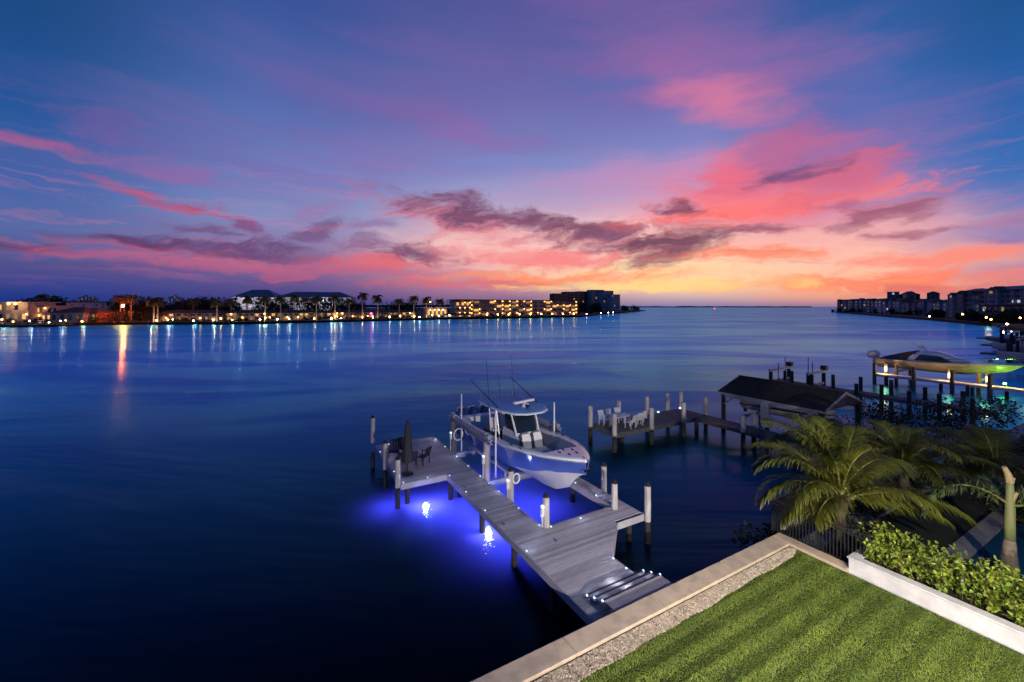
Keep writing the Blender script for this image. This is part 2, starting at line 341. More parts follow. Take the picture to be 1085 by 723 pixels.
def copy_tree(o, parent=None):
    c = o.copy(); col.objects.link(c); c.parent = parent
    for ch in [q for q in bpy.data.objects if q.parent == o]: copy_tree(ch, c)
    return c
def copy_at(o, loc, rz, label, group=None, scale=None):
    c = copy_tree(o); c.location = loc; c.rotation_euler.z = rz; c['label'] = label
    if group: c['group'] = group
    if scale: c.scale = (scale,) * 3
    return c

# ---------------------------------------------------------------- water
wm = bpy.data.materials.new('sea_water'); wm.use_nodes = True; t = wm.node_tree; t.nodes.clear(); k = G(t)
tc = k.n('ShaderNodeTexCoord').outputs['Object']
mp = k.n('ShaderNodeMapping'); t.links.new(tc, mp.inputs[0]); mp.inputs[2].default_value = (0, 0, R(12)); mp.inputs[3].default_value = (.012, .05, 1)
big = k.noise(mp.outputs[0], 1.0, 5, .6, dist=1.2)
mp2 = k.n('ShaderNodeMapping'); t.links.new(tc, mp2.inputs[0]); mp2.inputs[2].default_value = (0, 0, R(20)); mp2.inputs[3].default_value = (.35, .8, 1)
sml = k.noise(mp2.outputs[0], 1.0, 4, .6)
bmp = k.n('ShaderNodeBump'); bmp.inputs['Strength'].default_value = 1; bmp.inputs['Distance'].default_value = 1
t.links.new(k.m('ADD', k.m('MULTIPLY', big, .5), k.m('MULTIPLY', sml, .007)), bmp.inputs['Height'])
gl = k.n('ShaderNodeBsdfGlossy'); gl.distribution = 'MULTI_GGX'; k.put(gl.inputs['Color'], k.mix(k.smooth(big, .44, .60), (.12, .68, 1.0), (.02, .47, .98)))
k.put(gl.inputs['Roughness'], k.smooth(big, .35, .65, .28, .42)); t.links.new(bmp.outputs[0], gl.inputs['Normal'])
df = k.n('ShaderNodeBsdfDiffuse'); df.inputs['Color'].default_value = (.001, .003, .006, 1)
tl = k.n('ShaderNodeBsdfTranslucent'); tl.inputs['Color'].default_value = (.22, .24, .5, 1)
fr = k.n('ShaderNodeFresnel'); fr.inputs['IOR'].default_value = 1.333
b0 = k.n('ShaderNodeAddShader'); t.links.new(df.outputs[0], b0.inputs[0]); t.links.new(tl.outputs[0], b0.inputs[1])
g2 = k.n('ShaderNodeBsdfGlossy'); g2.inputs['Color'].default_value = (.62, .75, .95, 1); g2.inputs['Roughness'].default_value = .105; t.links.new(bmp.outputs[0], g2.inputs['Normal'])
gm = k.n('ShaderNodeMixShader'); gm.inputs[0].default_value = .15; t.links.new(gl.outputs[0], gm.inputs[1]); t.links.new(g2.outputs[0], gm.inputs[2]); gl = gm
mx = k.n('ShaderNodeMixShader'); k.put(mx.inputs[0], k.m('MULTIPLY', k.m('SUBTRACT', fr.outputs[0], .026), 1.85, clamp=True)); t.links.new(b0.outputs[0], mx.inputs[1]); t.links.new(gl.outputs[0], mx.inputs[2])
t.links.new(mx.outputs[0], k.n('ShaderNodeOutputMaterial').inputs[0])
wb = MB(); S = 30000; wb.add([(-S, -400, 0), (S, -400, 0), (S, S, 0), (-S, S, 0)], [(0, 1, 2, 3)])
tag(obj('water', wb, wm), kind='structure')
sb = MB(); sb.add([(-S, -400, -6), (S, -400, -6), (S, S, -6), (-S, S, -6)], [(0, 1, 2, 3)])
tag(obj('seabed', sb, M['soil']), kind='structure')

# ---------------------------------------------------------------- own lot: ground, lawn, gravel, seawall, planter, hedge
gb = MB(); gb.prism([(-40, -30), (15.0, -30), (15.0, 7.6), (-40, 7.6)], -1, 1.66)
o = obj('ground', gb, M['turf']); o.rotation_euler.z = ROT; tag(o, kind='structure')
nb = MB(); nb.prism([(15.45, -30), (90, -30), (90, 7.4), (15.45, 7.4)], -1, 1.15)
o = obj('neighbour_ground', nb, M['yard']); o.rotation_euler.z = ROT; tag(o, kind='structure')
CP = [(-25, 8.1), (15.4, 8.1), (15.4, 5.95), (14.98, 5.95), (14.98, 7.55), (-25, 7.55)]
sw = thing('seawall', 'long L-shaped seawall with smooth beige coping beside the lawn', 'seawall', (-5, 8.0, 0))
cpm = MB(); v0 = 14.975
while v0 > -25: cpm.box(v0 - 2.99, v0, 7.55, 8.1, 1.60, 1.75); v0 -= 3.0
cpm.prism([(14.985, 8.1), (15.4, 8.1), (15.4, 5.95), (14.985, 5.95)], 1.60, 1.75); obj('coping', cpm, M['cap'], sw, bevel=.012)
obj('wall', MB().prism([(-25, 8.03), (15.33, 8.03), (15.33, 5.97), (15.05, 5.97), (15.05, 7.55), (-25, 7.55)], -2, 1.598), M['seawall'], sw)
rng = np.random.default_rng(3)
def gedge(v): return 7.07 + max(0, v - 8) * .02 + .02 * math.sin(v * 1.7) + .015 * math.sin(v * 4.1 + 1)
gb = MB()
for v0 in np.arange(-12, 14.3, .25):
    gb.add([(v0, gedge(v0), 1.672), (v0 + .25, gedge(v0 + .25), 1.672), (v0 + .25, 7.518, 1.672), (v0, 7.518, 1.672)], [(0, 1, 2, 3)])
for i in range(15000):
    v0 = 3 + 11.9 * random.random() ** .8; u0 = random.uniform(gedge(v0) - .03, 7.5)
    if v0 > 14.3 and u0 < 7.12 + (v0 - 14.3) * .3: continue
    r = random.uniform(.010, .026); z0 = 1.675 + r * .3; a = random.random() * 3
    pts = [(v0 + r * math.cos(a + q * 2.1) * random.uniform(.7, 1.2), u0 + r * math.sin(a + q * 2.1) * random.uniform(.7, 1.2), z0) for q in range(3)]
    gb.add(pts + [(v0, u0, z0 + r * .8)], [(0, 1, 3), (1, 2, 3), (2, 0, 3)])
o = obj('gravel_bed', gb, M['stone']); o.rotation_euler.z = ROT; tag(o, 'pale gravel strip between the beige coping and the lawn', 'gravel', kind='stuff')
# grass: one blade per triangle, combed alternately by the mower
def grass(n, dry):
    v = 3.2 + 11.75 * rng.random(n); u = .2 + 7.2 * rng.random(n)
    keep = (u < 7.12 + np.maximum(0, v - 8) * .02 + .02 * np.sin(v * 1.7) + .04 * rng.random(n)) & (v > 4.2 + (7 - u) * .05 - 2)
    v, u = v[keep], u[keep]; n = len(v)
    ph = np.sin(u / .56 * 2 * np.pi + .25 * np.sin(v * .6))
    lean = np.clip(ph * 2.2, -1, 1) * .62 + rng.normal(0, .5, n); side = rng.normal(0, .4, n)
    h = .020 + .022 * rng.random(n); a = rng.random(n) * np.pi; w = .004 + .004 * rng.random(n)
    P = np.zeros((n, 3, 3)); z = 1.662
    P[:, 0] = np.stack([v - w * np.cos(a), u - w * np.sin(a), np.full(n, z)], 1)
    P[:, 1] = np.stack([v + w * np.cos(a), u + w * np.sin(a), np.full(n, z)], 1)
    P[:, 2] = np.stack([v + h * side, u + h * lean, z + h], 1)
    me = bpy.data.meshes.new('grass'); me.vertices.add(3 * n); me.loops.add(3 * n); me.polygons.add(n)
    me.vertices.foreach_set('co', P.ravel()); me.loops.foreach_set('vertex_index', np.arange(3 * n, dtype=np.int32))
    me.polygons.foreach_set('loop_start', np.arange(0, 3 * n, 3, dtype=np.int32)); me.update(); me.validate()
    me.materials.append(M['drygrass'] if dry else M['grass'])
    o = bpy.data.objects.new('dry_grass' if dry else 'grass', me); col.objects.link(o); o.rotation_euler.z = ROT
    tag(o, 'scattered straw-coloured blades among the green turf' if dry else 'short green lawn mown in stripes inside the beige coping', 'grass', kind='stuff')
grass(330000, False); grass(34000, True)

pw = thing('planter', 'low white plastered planter along the lawn filled with dark soil', 'planter', (15.2, 2.0, 1.6))
obj('wall', MB().prism([(15.12, 5.95), (15.12, -8), (15.34, -8), (15.34, 5.73), (16.9, 5.73), (16.9, 5.95)], 1.0, 2.06), M['planter'], pw, bevel=.01)
obj('ledge', MB().prism([(15.09, 5.98), (15.09, -8), (15.37, -8), (15.37, 5.70), (16.95, 5.70), (16.95, 5.98)], 2.062, 2.11), M['planter'], pw, bevel=.01)
obj('soil', MB().prism([(15.345, -8), (16.9, -8), (16.9, 5.725), (15.345, 5.725)], 1.0, 2.0), M['soil'], pw)

def leaf(mb, p, d, up, l, w, bend=.2):
    """folded leaf: four corners round a midrib"""
    s = d.cross(up); s = s.normalized() if s.length > 1e-4 else Vector((1, 0, 0)); nrm = s.cross(d).normalized()
    mb.add([p, p + d * l * .5 + s * w * .5 + nrm * w * bend, p + d * l - nrm * l * .15, p + d * l * .5 - s * w * .5 + nrm * w * bend, p + d * l * .55], [(0, 1, 4), (1, 2, 4), (0, 4, 3), (4, 2, 3)])
def rdir(up=.0):
    while True:
        d = Vector((random.uniform(-1, 1), random.uniform(-1, 1), random.uniform(-1, 1)))
        if .1 < d.length < 1: d.normalize(); d.z += up; return d.normalized()
hroot = thing('hedge', 'bushy yellow-green hedge growing along the white planter', 'hedge', (16.1, 2.0, 2.0))
hb = MB(); tw = MB()
for i in range(640):                                     # shoots, each with whorls of leaves
    v0 = random.uniform(15.5, 16.75); u0 = random.uniform(-3.5, 5.75)
    ht = .80 + .09 * math.sin(u0 * 2.3) + .08 * math.sin(u0 * 5.1 + v0 * 3) + random.uniform(-.22, .1) - .3 * max(0, (15.75 - v0)) / .25 * random.random()
    base = Vector((v0, u0, 2.0)); tip = base + Vector((random.uniform(-.2, .14), random.uniform(-.2, .2), ht))
    tw.tube([base, tip], [.012, .005], 4, False)
    nl = 26
    for j in range(nl):
        s = .12 + .88 * j / (nl - 1); p = base.lerp(tip, s) + Vector((random.gauss(0, .045), random.gauss(0, .045), random.gauss(0, .03)))
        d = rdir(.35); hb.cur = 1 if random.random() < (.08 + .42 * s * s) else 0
        leaf(hb, p, d, rdir(1.2), random.uniform(.09, .155), random.uniform(.06, .095))
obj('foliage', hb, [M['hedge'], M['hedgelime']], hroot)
obj('stems', tw, M['twig'], hroot)

# black railing on the side coping
fc = thing('metal_railing', 'black metal picket railing on the lot line beside the coconut palm', 'railing', (15.55, 7, 1.2))
pk = MB(); ra = MB(); ps = MB()
for i in range(27): u0 = 5.72 + i * .1; pk.bar((15.55, u0, 1.62), (15.55, u0, 2.78), .026)
for z in (1.70, 2.62, 2.76): ra.box(15.53, 15.57, 5.6, 8.4, z - .018, z + .018)
for i in range(24): v0 = 15.6 + i * .1; pk.bar((v0, 8.4, 1.2), (v0, 8.4, 2.68), .026)
for z in (1.30, 2.55, 2.70): ra.box(15.55, 18.0, 8.38, 8.42, z - .018, z + .018)
obj('pickets', pk, M['black'], fc); obj('rails', ra, M['black'], fc)
for v0, u0 in ((15.55, 5.6), (15.55, 7.0), (15.55, 8.4), (17.0, 8.4), (18.05, 8.4)):
    obj('post', MB().bar((v0, u0, 1.1), (v0, u0, 2.85), .06), M['black'], fc)

# neighbour: seawall cap, pool
nsw = thing('seawall', 'grey stone-capped seawall behind the railing on the next lot', 'seawall', (30, 7.6, 0))
obj('coping', MB().prism([(15.6, 7.25), (90, 7.25), (90, 7.95), (15.6, 7.95)], 1.16, 1.30), M['greystone'], nsw, bevel=.01)
obj('wall', MB().prism([(15.6, 7.4), (90, 7.4), (90, 7.88), (15.6, 7.88)], -2, 1.158), M['seawall'], nsw)
pool = thing('swimming_pool', 'dark blue swimming pool with grey stone coping behind the hedge', 'pool', (22, 3, 1.15))
pc = MB()
for i in range(18): v0 = 17.2 + i * .56; pc.box(v0, v0 + .55, 4.6, 5.15, 1.15, 1.25)
for i in range(9): u0 = 4.02 - i * .56; pc.box(26.73, 27.28, u0, u0 + .55, 1.15, 1.25)
obj('coping', pc, M['greystone'], pool, bevel=.01)
obj('pool_water', MB().box(17, 26.7, -1, 4.58, 1.152, 1.19), M['poolwater'], pool)

# ---------------------------------------------------------------- our dock
DZ = 1.2
dock = thing('dock', 'grey composite dock with white-sleeved pilings and small blue-white deck lights', 'dock', (8.2, 14, 0))
def rim(u):
    if u < 10.6: return 9.9
    if u < 12.2: return 9.9 + (u - 10.6) / 1.6 * 1.72
    if u < 13.2: return 13.08
    return 8.9
db = MB(); pitch = .145; gap = .011
def board(v0a, v1a, v0b, v1b, u0, u1): db.add([(v0a, u0, DZ - .03), (v1a, u0, DZ - .03), (v1b, u1, DZ - .03), (v0b, u1, DZ - .03), (v0a, u0, DZ), (v1a, u0, DZ), (v1b, u1, DZ), (v0b, u1, DZ)],
              [(0, 3, 2, 1), (4, 5, 6, 7), (0, 1, 5, 4), (1, 2, 6, 5), (2, 3, 7, 6), (3, 0, 4, 7)])
u0 = 8.12
while u0 < 19.95:
    u1 = u0 + pitch - gap; board(7.5, rim(u0 + .001), 7.5, rim(min(u1, 12.199 if u0 < 12.199 else (13.199 if u0 < 13.199 else 99))), u0, u1); u0 += pitch
while u0 < 26.1: board(5.2, 8.9, 5.2, 8.9, u0, u0 + pitch - gap); u0 += pitch
u0 = 13.35
while u0 < 18.5: board(12.45, 13.08, 12.45, 13.08, u0, u0 + pitch - gap); u0 += pitch
obj('deck', db, M['deck'], dock)
fb = MB()
for p, q in (((7.48, 8.1), (7.48, 19.9)), ((7.48, 19.93), (5.18, 19.93)), ((5.18, 19.93), (5.18, 26.12)), ((5.18, 26.14), (8.92, 26.14)), ((8.92, 26.12), (8.92, 13.25)), ((8.92, 13.25), (12.43, 13.25)),
             ((12.43, 13.25), (12.43, 18.55)), ((12.43, 18.57), (13.1, 18.57)), ((13.1, 18.55), (13.1, 12.2)), ((13.1, 12.18), (11.64, 12.18)), ((11.64, 12.18), (9.92, 10.6)), ((9.92, 10.6), (9.92, 8.1))):
    fb.bar((*p, DZ - .15), (*q, DZ - .15), .04, .27)
obj('fascia', fb, M['fascia'], dock)
jb = MB()
for v0 in (7.8, 8.6): jb.bar((v0, 8.2, .9), (v0, 19.9, .9), .08, .22)
for v0 in (5.6, 7.0, 8.5): jb.bar((v0, 20, .9), (v0, 26, .9), .08, .22)
for u0 in (12.4, 13.0): jb.bar((8.9, u0, .9), (13.0, u0, .9), .08, .22)
obj('joists', jb, M['pile'], dock)
def piling(v0, u0, ztop, sleeve=None, r=.125, parent=dock, cap=True, m='pile', zs=None, sm='sleeve'):
    zt = ztop - .05
    p = obj('piling', MB().tube([(v0, u0, -5), (v0, u0, .3), (v0, u0, (zs or DZ - .3) if sleeve else zt)], [r, r * .97, r * .93], 12), M[m], parent, smooth=False)
    if sleeve: obj('sleeve', MB().tube([(v0, u0, sleeve), (v0, u0, ztop)], [r * 1.06, r * 1.04], 16), M[sm], p)
    if cap: obj('cap', MB().lathe((v0, u0, ztop), [(r * 1.12, 0), (r * 1.12, .04), (r * .5, .13), (.001, .17)], 14), M['black'], p)
    return p
for v0, u0, zt, sl in ((9.05, 13.32, 2.35, 1.0), (9.05, 16.1, 2.4, .9), (12.32, 13.05, 2.3, 1.22), (13.24, 12.1, 2.35, .9), (13.22, 14.7, 2.3, .9),
                       (5.05, 20.1, 2.35, 1.0), (5.05, 22.7, 2.4, 1.0), (5.02, 25.9, 3.0, 1.5)):
    piling(v0, u0, zt, sl)
for v0, u0 in ((7.68, 10.9), (7.68, 13.4), (7.68, 16.2), (7.6, 19.7), (8.1, 19.75), (8.7, 19.7), (5.6, 20.4), (8.7, 25.8), (7.0, 25.8), (9.7, 10.9), (11.5, 12.5), (12.7, 12.6), (12.8, 16.5), (12.7, 18.2), (10.5, 12.9), (8.7, 10.9), (9.6, 9.0)):
    piling(v0, u0, .88, cap=False, r=.12)
# steps up to the coping
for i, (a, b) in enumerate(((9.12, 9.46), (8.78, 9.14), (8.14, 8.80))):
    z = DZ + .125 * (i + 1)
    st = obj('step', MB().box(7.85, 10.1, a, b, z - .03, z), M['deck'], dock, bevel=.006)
    obj('nose_shade', MB().box(7.86, 10.09, b - .075, b - .004, z + .001, z + .005), M['black'], st)  # black strip painted in for the dark shade band at each tread edge
    obj('riser', MB().box(7.88, 10.07, b - .12, b - .09, z - .124, z - .032), M['fascia'], st)
    obj('step_light', MB().box(8.3, 9.65, b - .02, b - .005, z - .05, z - .032), M['ledbar'], st)
    for v0 in (7.82, 10.11): obj('step_light', MB().box(v0, v0 + .03, b - .06, b - .01, z - .03, z + .01), M['led'], st)
    point('step_lamp', W(8.98, b + .2, z + .0), 2.4, (.82, .9, 1), .02); point('step_lamp', W(8.1, b + .2, z - .02), .5, (.7, .82, 1), .02); point('step_lamp', W(9.9, b + .2, z - .02), .5, (.7, .82, 1), .02)
leds = [(8.86, 18.9), (8.86, 17.9), (8.86, 16.9), (8.86, 15.1), (8.86, 13.5), (7.54, 19.7), (7.54, 17.6), (7.54, 15.6), (7.54, 12.3), (9.86, 10.5), (9.86, 9.9), (5.24, 24.9), (5.24, 23.6), (5.24, 21.6), (5.3, 20.0), (6.5, 20.0),
        (7.1, 26.05), (6.0, 26.05), (8.86, 25.6), (8.86, 23.9), (8.86, 22.0), (8.86, 20.4), (12.5, 15.9), (12.5, 14.4), (12.55, 13.3), (10.6, 13.15), (9.2, 13.2)]
lm = MB().box(-.045, .045, -.045, .045, 0, .03)
for i, (v0, u0) in enumerate(leds):
    l = obj('deck_light', MB().box(v0 - .02, v0 + .02, u0 - .03, u0 + .03, DZ + .002, DZ + .03), M['led'], dock)
    if i in (0, 2, 4, 8, 9, 12, 14, 15, 18, 20, 23, 24, 25): point('deck_lamp', W(v0 - (.05 if v0 > 8 else -.05), u0, DZ + .3), 2.4, (.6, .76, 1), .02)
cl = MB()
for v0, u0 in ((8.75, 12.3), (12.5, 13.5), (7.65, 18.0), (8.75, 14.6), (7.65, 14.2)):
    cl = MB(); cl.bar((v0, u0 - .12, DZ + .07), (v0, u0 + .12, DZ + .07), .03); cl.bar((v0, u0, DZ), (v0, u0, DZ + .07), .05); obj('cleat', cl, M['chrome'], dock)
# underwater dock lights: glare as glowing shapes on the water, lamps below the surface
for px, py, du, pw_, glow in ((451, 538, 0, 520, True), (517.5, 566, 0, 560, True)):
    c = at(px, py, 0); random.seed(int(px)); t_ = thing('underwater_light_glare', 'white glare of a submerged dock light under the ' + ('wide end platform' if px < 500 else 'long grey walkway'), 'light', (c.x, c.y, 0), frame='xy', group='glare of the underwater dock lights')
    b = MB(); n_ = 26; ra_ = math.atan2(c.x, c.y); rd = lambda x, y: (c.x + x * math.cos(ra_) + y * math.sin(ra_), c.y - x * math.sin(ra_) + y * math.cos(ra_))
    b.prism([rd(.13 * math.cos(q * 2 * math.pi / n_) * random.uniform(.7, 1.25), .55 * math.sin(q * 2 * math.pi / n_) * random.uniform(.8, 1.15)) for q in range(n_)], .004, .016); obj('lens', b, M['uglare'], t_)  # glowing patch stands in for the glare, drawn out along the sight line
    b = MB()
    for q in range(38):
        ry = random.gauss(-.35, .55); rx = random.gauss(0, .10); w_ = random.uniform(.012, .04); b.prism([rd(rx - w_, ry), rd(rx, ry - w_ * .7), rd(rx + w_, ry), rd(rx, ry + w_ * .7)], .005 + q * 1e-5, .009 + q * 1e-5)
    obj('glints', b, M['uglare'], t_)  # glints put in as glowing flakes, not reflected by the water
    spot('underwater_lamp', (c.x, c.y + .15, -.9), (c.x, c.y + .15, 1), 240, (.2, .2, 1), 125, 1.0, .1)
for v0, u0, dz, pw_ in ((6.9, 19.3, 1.9, 700), (8.4, 17.2, 1.9, 650), (10.8, 17.0, 2.0, 480), (10.4, 20.5, 2.0, 420), (5.0, 20.4, 1.4, 260), (8.0, 14.9, 1.7, 300)):
    p = W(v0, u0, -dz); spot('underwater_lamp', p, p + Vector((0, 0, 1)), pw_ * .8, (.10, .11, .95), 140, 1.0, .2)
point('dock_lamp', W(6.4, 19.6, .45), 26, (.15, .2, 1), .1)
point('dock_lamp', W(9.5, 17.4, .6), 60, (.25, .3, 1), .1); point('dock_lamp', W(9.6, 21.0, .6), 40, (.2, .25, 1), .1)

# closed parasol, chairs and low table on the end platform
um = thing('closed_parasol', 'dark closed patio parasol standing at the edge of the end platform', 'parasol', (5.75, 20.9, DZ))
obj('base', MB().lathe((5.75, 20.9, DZ), [(.3, 0), (.3, .05), (.06, .09)], 16), M['black'], um)
obj('pole', MB().tube([(5.75, 20.9, DZ + .08), (5.75, 20.9, 4.0)], .025, 8), M['black'], um)
cb = MB(); prof = [(.24, .75), (.25, .85), (.21, 1.3), (.17, 1.8), (.12, 2.4), (.05, 2.85)]
cb.loft([[(5.75 + r * (1 + .22 * math.cos(q * math.pi * 8 / 12)) * math.cos(q * math.pi / 12), 20.9 + r * (1 + .22 * math.cos(q * math.pi * 8 / 12)) * math.sin(q * math.pi / 12), DZ + z - .1) for q in range(24)] for r, z in prof], True, True, True)
obj('canopy', cb, M['canvas'], um, smooth=True)
def make_chair(label, name='patio_chair', m='navy', fm='black', group='dark chairs on the end platform'):
    c = thing(name, label, 'chair', local=True, group=group)
    sl = MB()
    for i in range(6): sl.box(-.26, .26, -.24 + i * .08, -.24 + i * .08 + .07, .40, .425)
    obj('seat', sl, M[m], c, bevel=.005)
    bk = MB()
    for i in range(6): x = -.25 + i * .085; bk.bar((x + .035, -.25, .42), (x + .035, -.42, .95), .07, .02, up=(0, 1, 0))
    bk.bar((-.26, -.42, .95), (.26, -.42, .95), .04); obj('backrest', bk, M[m], c)
    for x in (-.27, .27):
        for y in (-.24, .24): obj('leg', MB().bar((x, y, 0), (x, y * .95, .62 if y > 0 else .60), .04), M[fm], c)
        obj('armrest', MB().box(x - .03, x + .03, -.3, .28, .62, .645), M[fm], c, bevel=.005)
    return c
ch = make_chair('dark slatted chair nearest the walkway on the end platform'); ch.location = W(6.85, 21.9, DZ); ch.rotation_euler.z = ROT + R(35)
copy_at(ch, W(6.2, 21.7, DZ), ROT + R(-10), 'dark slatted chair just right of the closed parasol')
copy_at(ch, W(5.65, 23.4, DZ), ROT + R(160), 'dark slatted chair in the far left corner of the end platform')
copy_at(ch, W(6.35, 23.6, DZ), ROT + R(200), 'dark slatted chair facing the others across the low table')
tb = thing('side_table', 'small dark round table among the dark chairs on the platform', 'table', (6.1, 22.6, DZ))
obj('table_top', MB().lathe((6.1, 22.6, DZ), [(.38, .42), (.38, .45)], 18), M['black'], tb)
for a in range(3): obj('leg', MB().bar((6.1 + .3 * math.cos(a * 2.1), 22.6 + .3 * math.sin(a * 2.1), DZ), (6.1 + .2 * math.cos(a * 2.1), 22.6 + .2 * math.sin(a * 2.1), DZ + .42), .03), M['black'], tb)

# ---------------------------------------------------------------- boat lift
LC = 11.08; LA, LB = 18.6, 23.1
lift = thing('boat_lift', 'four-post boat lift with pale overhead beams cradling the blue boat', 'boat lift', (LC, 20.8, 0))
for v0, u0 in ((9.06, LA), (9.06, LB), (13.2, LA), (13.2, LB)):
    piling(v0, u0, 3.0, sleeve=1.0, r=.15, parent=lift, cap=False, sm='greypile' if u0 > 20 else 'weathered')
    s = .2 if v0 < 10 else -.2
    obj('drive_motor', MB().tube([(v0, u0 - .35, 3.28), (v0, u0 - .02, 3.28)], .12, 10).box(v0 - .1, v0 + .1, u0 - .05, u0 + .1, 3.16, 3.42), M['galv'], lift)
    obj('cable', MB().tube([(v0 + s, u0, 3.1), (v0 + s, u0, 1.03)], .012, 5), M['galv'], lift)
for v0 in (9.06, 13.2):
    b = MB(); b.box(v0 - .13, v0 + .13, LA - .5, LB + .5, 3.14, 3.17); b.box(v0 - .02, v0 + .02, LA - .5, LB + .5, 2.98, 3.14); b.box(v0 - .13, v0 + .13, LA - .5, LB + .5, 2.95, 2.98)
    b.tube([(v0, LA - .4, 3.26), (v0, LB + .4, 3.26)], .045, 8); obj('top_beam', b, M['galv'], lift)
for u0 in (LA, LB):
    b = MB(); b.box(9.25, 12.95, u0 - .12, u0 + .12, 1.00, 1.03); b.box(9.25, 12.95, u0 - .02, u0 + .02, .76, 1.00); b.box(9.25, 12.95, u0 - .12, u0 + .12, .73, .76); obj('cradle_beam', b, M['galv'], lift)
for s in (-1, 1):
    x = LC + s * .95; b = MB(); b.bar((x, LA - .6, 1.36), (x, LB + .5, 1.32), .14, .1)
    for u0 in (LA, LB): b.bar((x, u0, 1.03), (x, u0, 1.30), .08)
    obj('bunk', b, M['fascia'], lift)
for v0, u0, zt in ((9.35, 18.15, 4.6), (9.35, 22.5, 4.6), (12.85, 18.15, 4.6), (12.85, 22.6, 4.4)):
    obj('guide_pole', MB().tube([(v0, u0, 1.3), (v0, u0, zt)], .045, 8), M['white'], lift, smooth=True)

# ---------------------------------------------------------------- the blue centre console
L = 10.9; KZ = 1.60; BU = 24.25        # hull length, keel height on the lift, transom position
boat = thing('motorboat', 'blue and white centre console boat with hardtop on the boat lift', 'boat', (LC, 19, KZ))
def ip(x, tab):
    for (a, p), (b, q) in zip(tab, tab[1:]):
        if x <= b:
            f = (x - a) / (b - a); f = f * f * (3 - 2 * f) * .35 + f * .65; return p + (q - p) * f
    return tab[-1][1]
Bt = [(0, 1.56), (2, 1.68), (5, 1.72), (7, 1.66), (8.3, 1.45), (9.3, 1.13), (10.1, .72), (10.6, .38), (10.9, .05)]
St = [(0, 1.28), (3, 1.33), (6, 1.45), (8.5, 1.62), (10.9, 1.78)]
Ct = [(0, 1.36), (4, 1.42), (6.5, 1.28), (8, .95), (9.3, .5), (10.1, .2), (10.5, .05), (10.9, .02)]
CZ = [(0, .22), (4, .26), (6.5, .38), (8, .56), (9.3, .84), (10.2, 1.04), (10.9, 1.2)]
KZt = [(0, -.38), (7.6, -.38), (8.7, -.24), (9.6, .16), (10.3, .84), (10.5, 1.04), (10.9, 1.19)]
st = [i * L / 44 for i in range(45)]
def hx(y, z):
    b, s_, c, cz = ip(y, Bt), ip(y, St), ip(y, Ct), ip(y, CZ); c = min(c, b); fl = .55 if y < 7 else .55 - .25 * (y - 7) / 3.9
    return c + (b - c) * (min(1, max(0, (z - cz) / (s_ - cz))) ** (1 / max(.35, fl * 1.4)))
def fz_(y): return max(FZ + (.12 if y > 6.5 else 0), ip(y, CZ) + .12)
def fw(y): return max(.05, min(ip(y, Bt) - .36, hx(y, fz_(y)) - .06))
FZ = .62
def B3(x, y, z): return (LC + x, BU - y, KZ + z)       # x to one side, y towards the bow
tops, bots = MB(), MB()
for sgn in (1, -1):
    rt, rb = [], []
    for y in st:
        b, s, c, cz, kz = ip(y, Bt), ip(y, St), ip(y, Ct), ip(y, CZ), ip(y, KZt); c = min(c, b)
        fl = .55 if y < 7 else .55 - .25 * (y - 7) / 3.9     # bow flare
        rt.append([B3(sgn * (c + (b - c) * (f ** (1 / max(.35, fl * 1.4)))), y, cz + (s - cz) * f) for f in (0, .2, .4, .6, .8, .93, 1)])
        rb.append([B3(sgn * c * f, y, kz + (cz - kz) * f ** .9) for f in (0, .3, .6, .9, 1)])
    tops.loft(rt); bots.loft(rb)
b0, s0, c0 = ip(0, Bt), ip(0, St), ip(0, Ct)
tops.add([B3(-c0, 0, .22), B3(c0, 0, .22), B3(b0, 0, s0), B3(-b0, 0, s0)], [(0, 1, 2, 3)]); bots.add([B3(-c0, 0, .22), B3(0, 0, -.38), B3(c0, 0, .22)], [(0, 1, 2)])
hull = obj('hull', tops, M['hullblue'], boat, smooth=True); obj('hull_bottom', bots, M['white'], boat, smooth=True)
# gunwale, rub rail, liner, sole, foredeck
gw, rl, ln = MB(), MB(), MB(); FZ = .62
for sgn in (1, -1):
    ring, rr, li = [], [], []
    for y in st:
        b, s = ip(y, Bt), ip(y, St)
        w = .30
        ring.append([B3(sgn * (b + .03), y, s - .1), B3(sgn * (b + .035), y, s - .01), B3(sgn * b, y, s + .03), B3(sgn * max(b - w, 0), y, s + .045)])
        if y < 9.05: li.append([B3(sgn * (b - .30), y, s + .045), B3(sgn * min(b - .32, hx(y, s - .3) - .05), y, s - .3), B3(sgn * fw(y), y, fz_(y))])
        rr.append(B3(sgn * (b + .03), y, s - .07))
    gw.loft(ring); ln.loft(li); rl.tube(rr, .025, 6)
nose = ip(L, St); gw.add([B3(-.085, L, nose - .1), B3(.085, L, nose - .1), B3(.085, L, nose - .01), B3(.05, L, nose + .03), B3(-.05, L, nose + .03), B3(-.085, L, nose - .01)], [(0, 1, 2, 3, 4, 5)])
obj('gunwale', gw, M['white'], boat, smooth=True); obj('rub_rail', rl, M['alu'], boat); obj('liner', ln, M['white'], boat)
so = MB(); so.loft([[B3(-fw(y), y, fz_(y) + .005), B3(fw(y), y, fz_(y) + .005)] for y in st if y < 9.1])
obj('sole', so, M['nonskid'], boat)
fd = MB(); ys = [y for y in st if y >= 9.0]
fd.loft([[B3(-max(ip(y, Bt) - .28, .0), y, ip(y, St) + .042), B3(0, y, ip(y, St) + .06), B3(max(ip(y, Bt) - .28, .0), y, ip(y, St) + .042)] for y in ys])
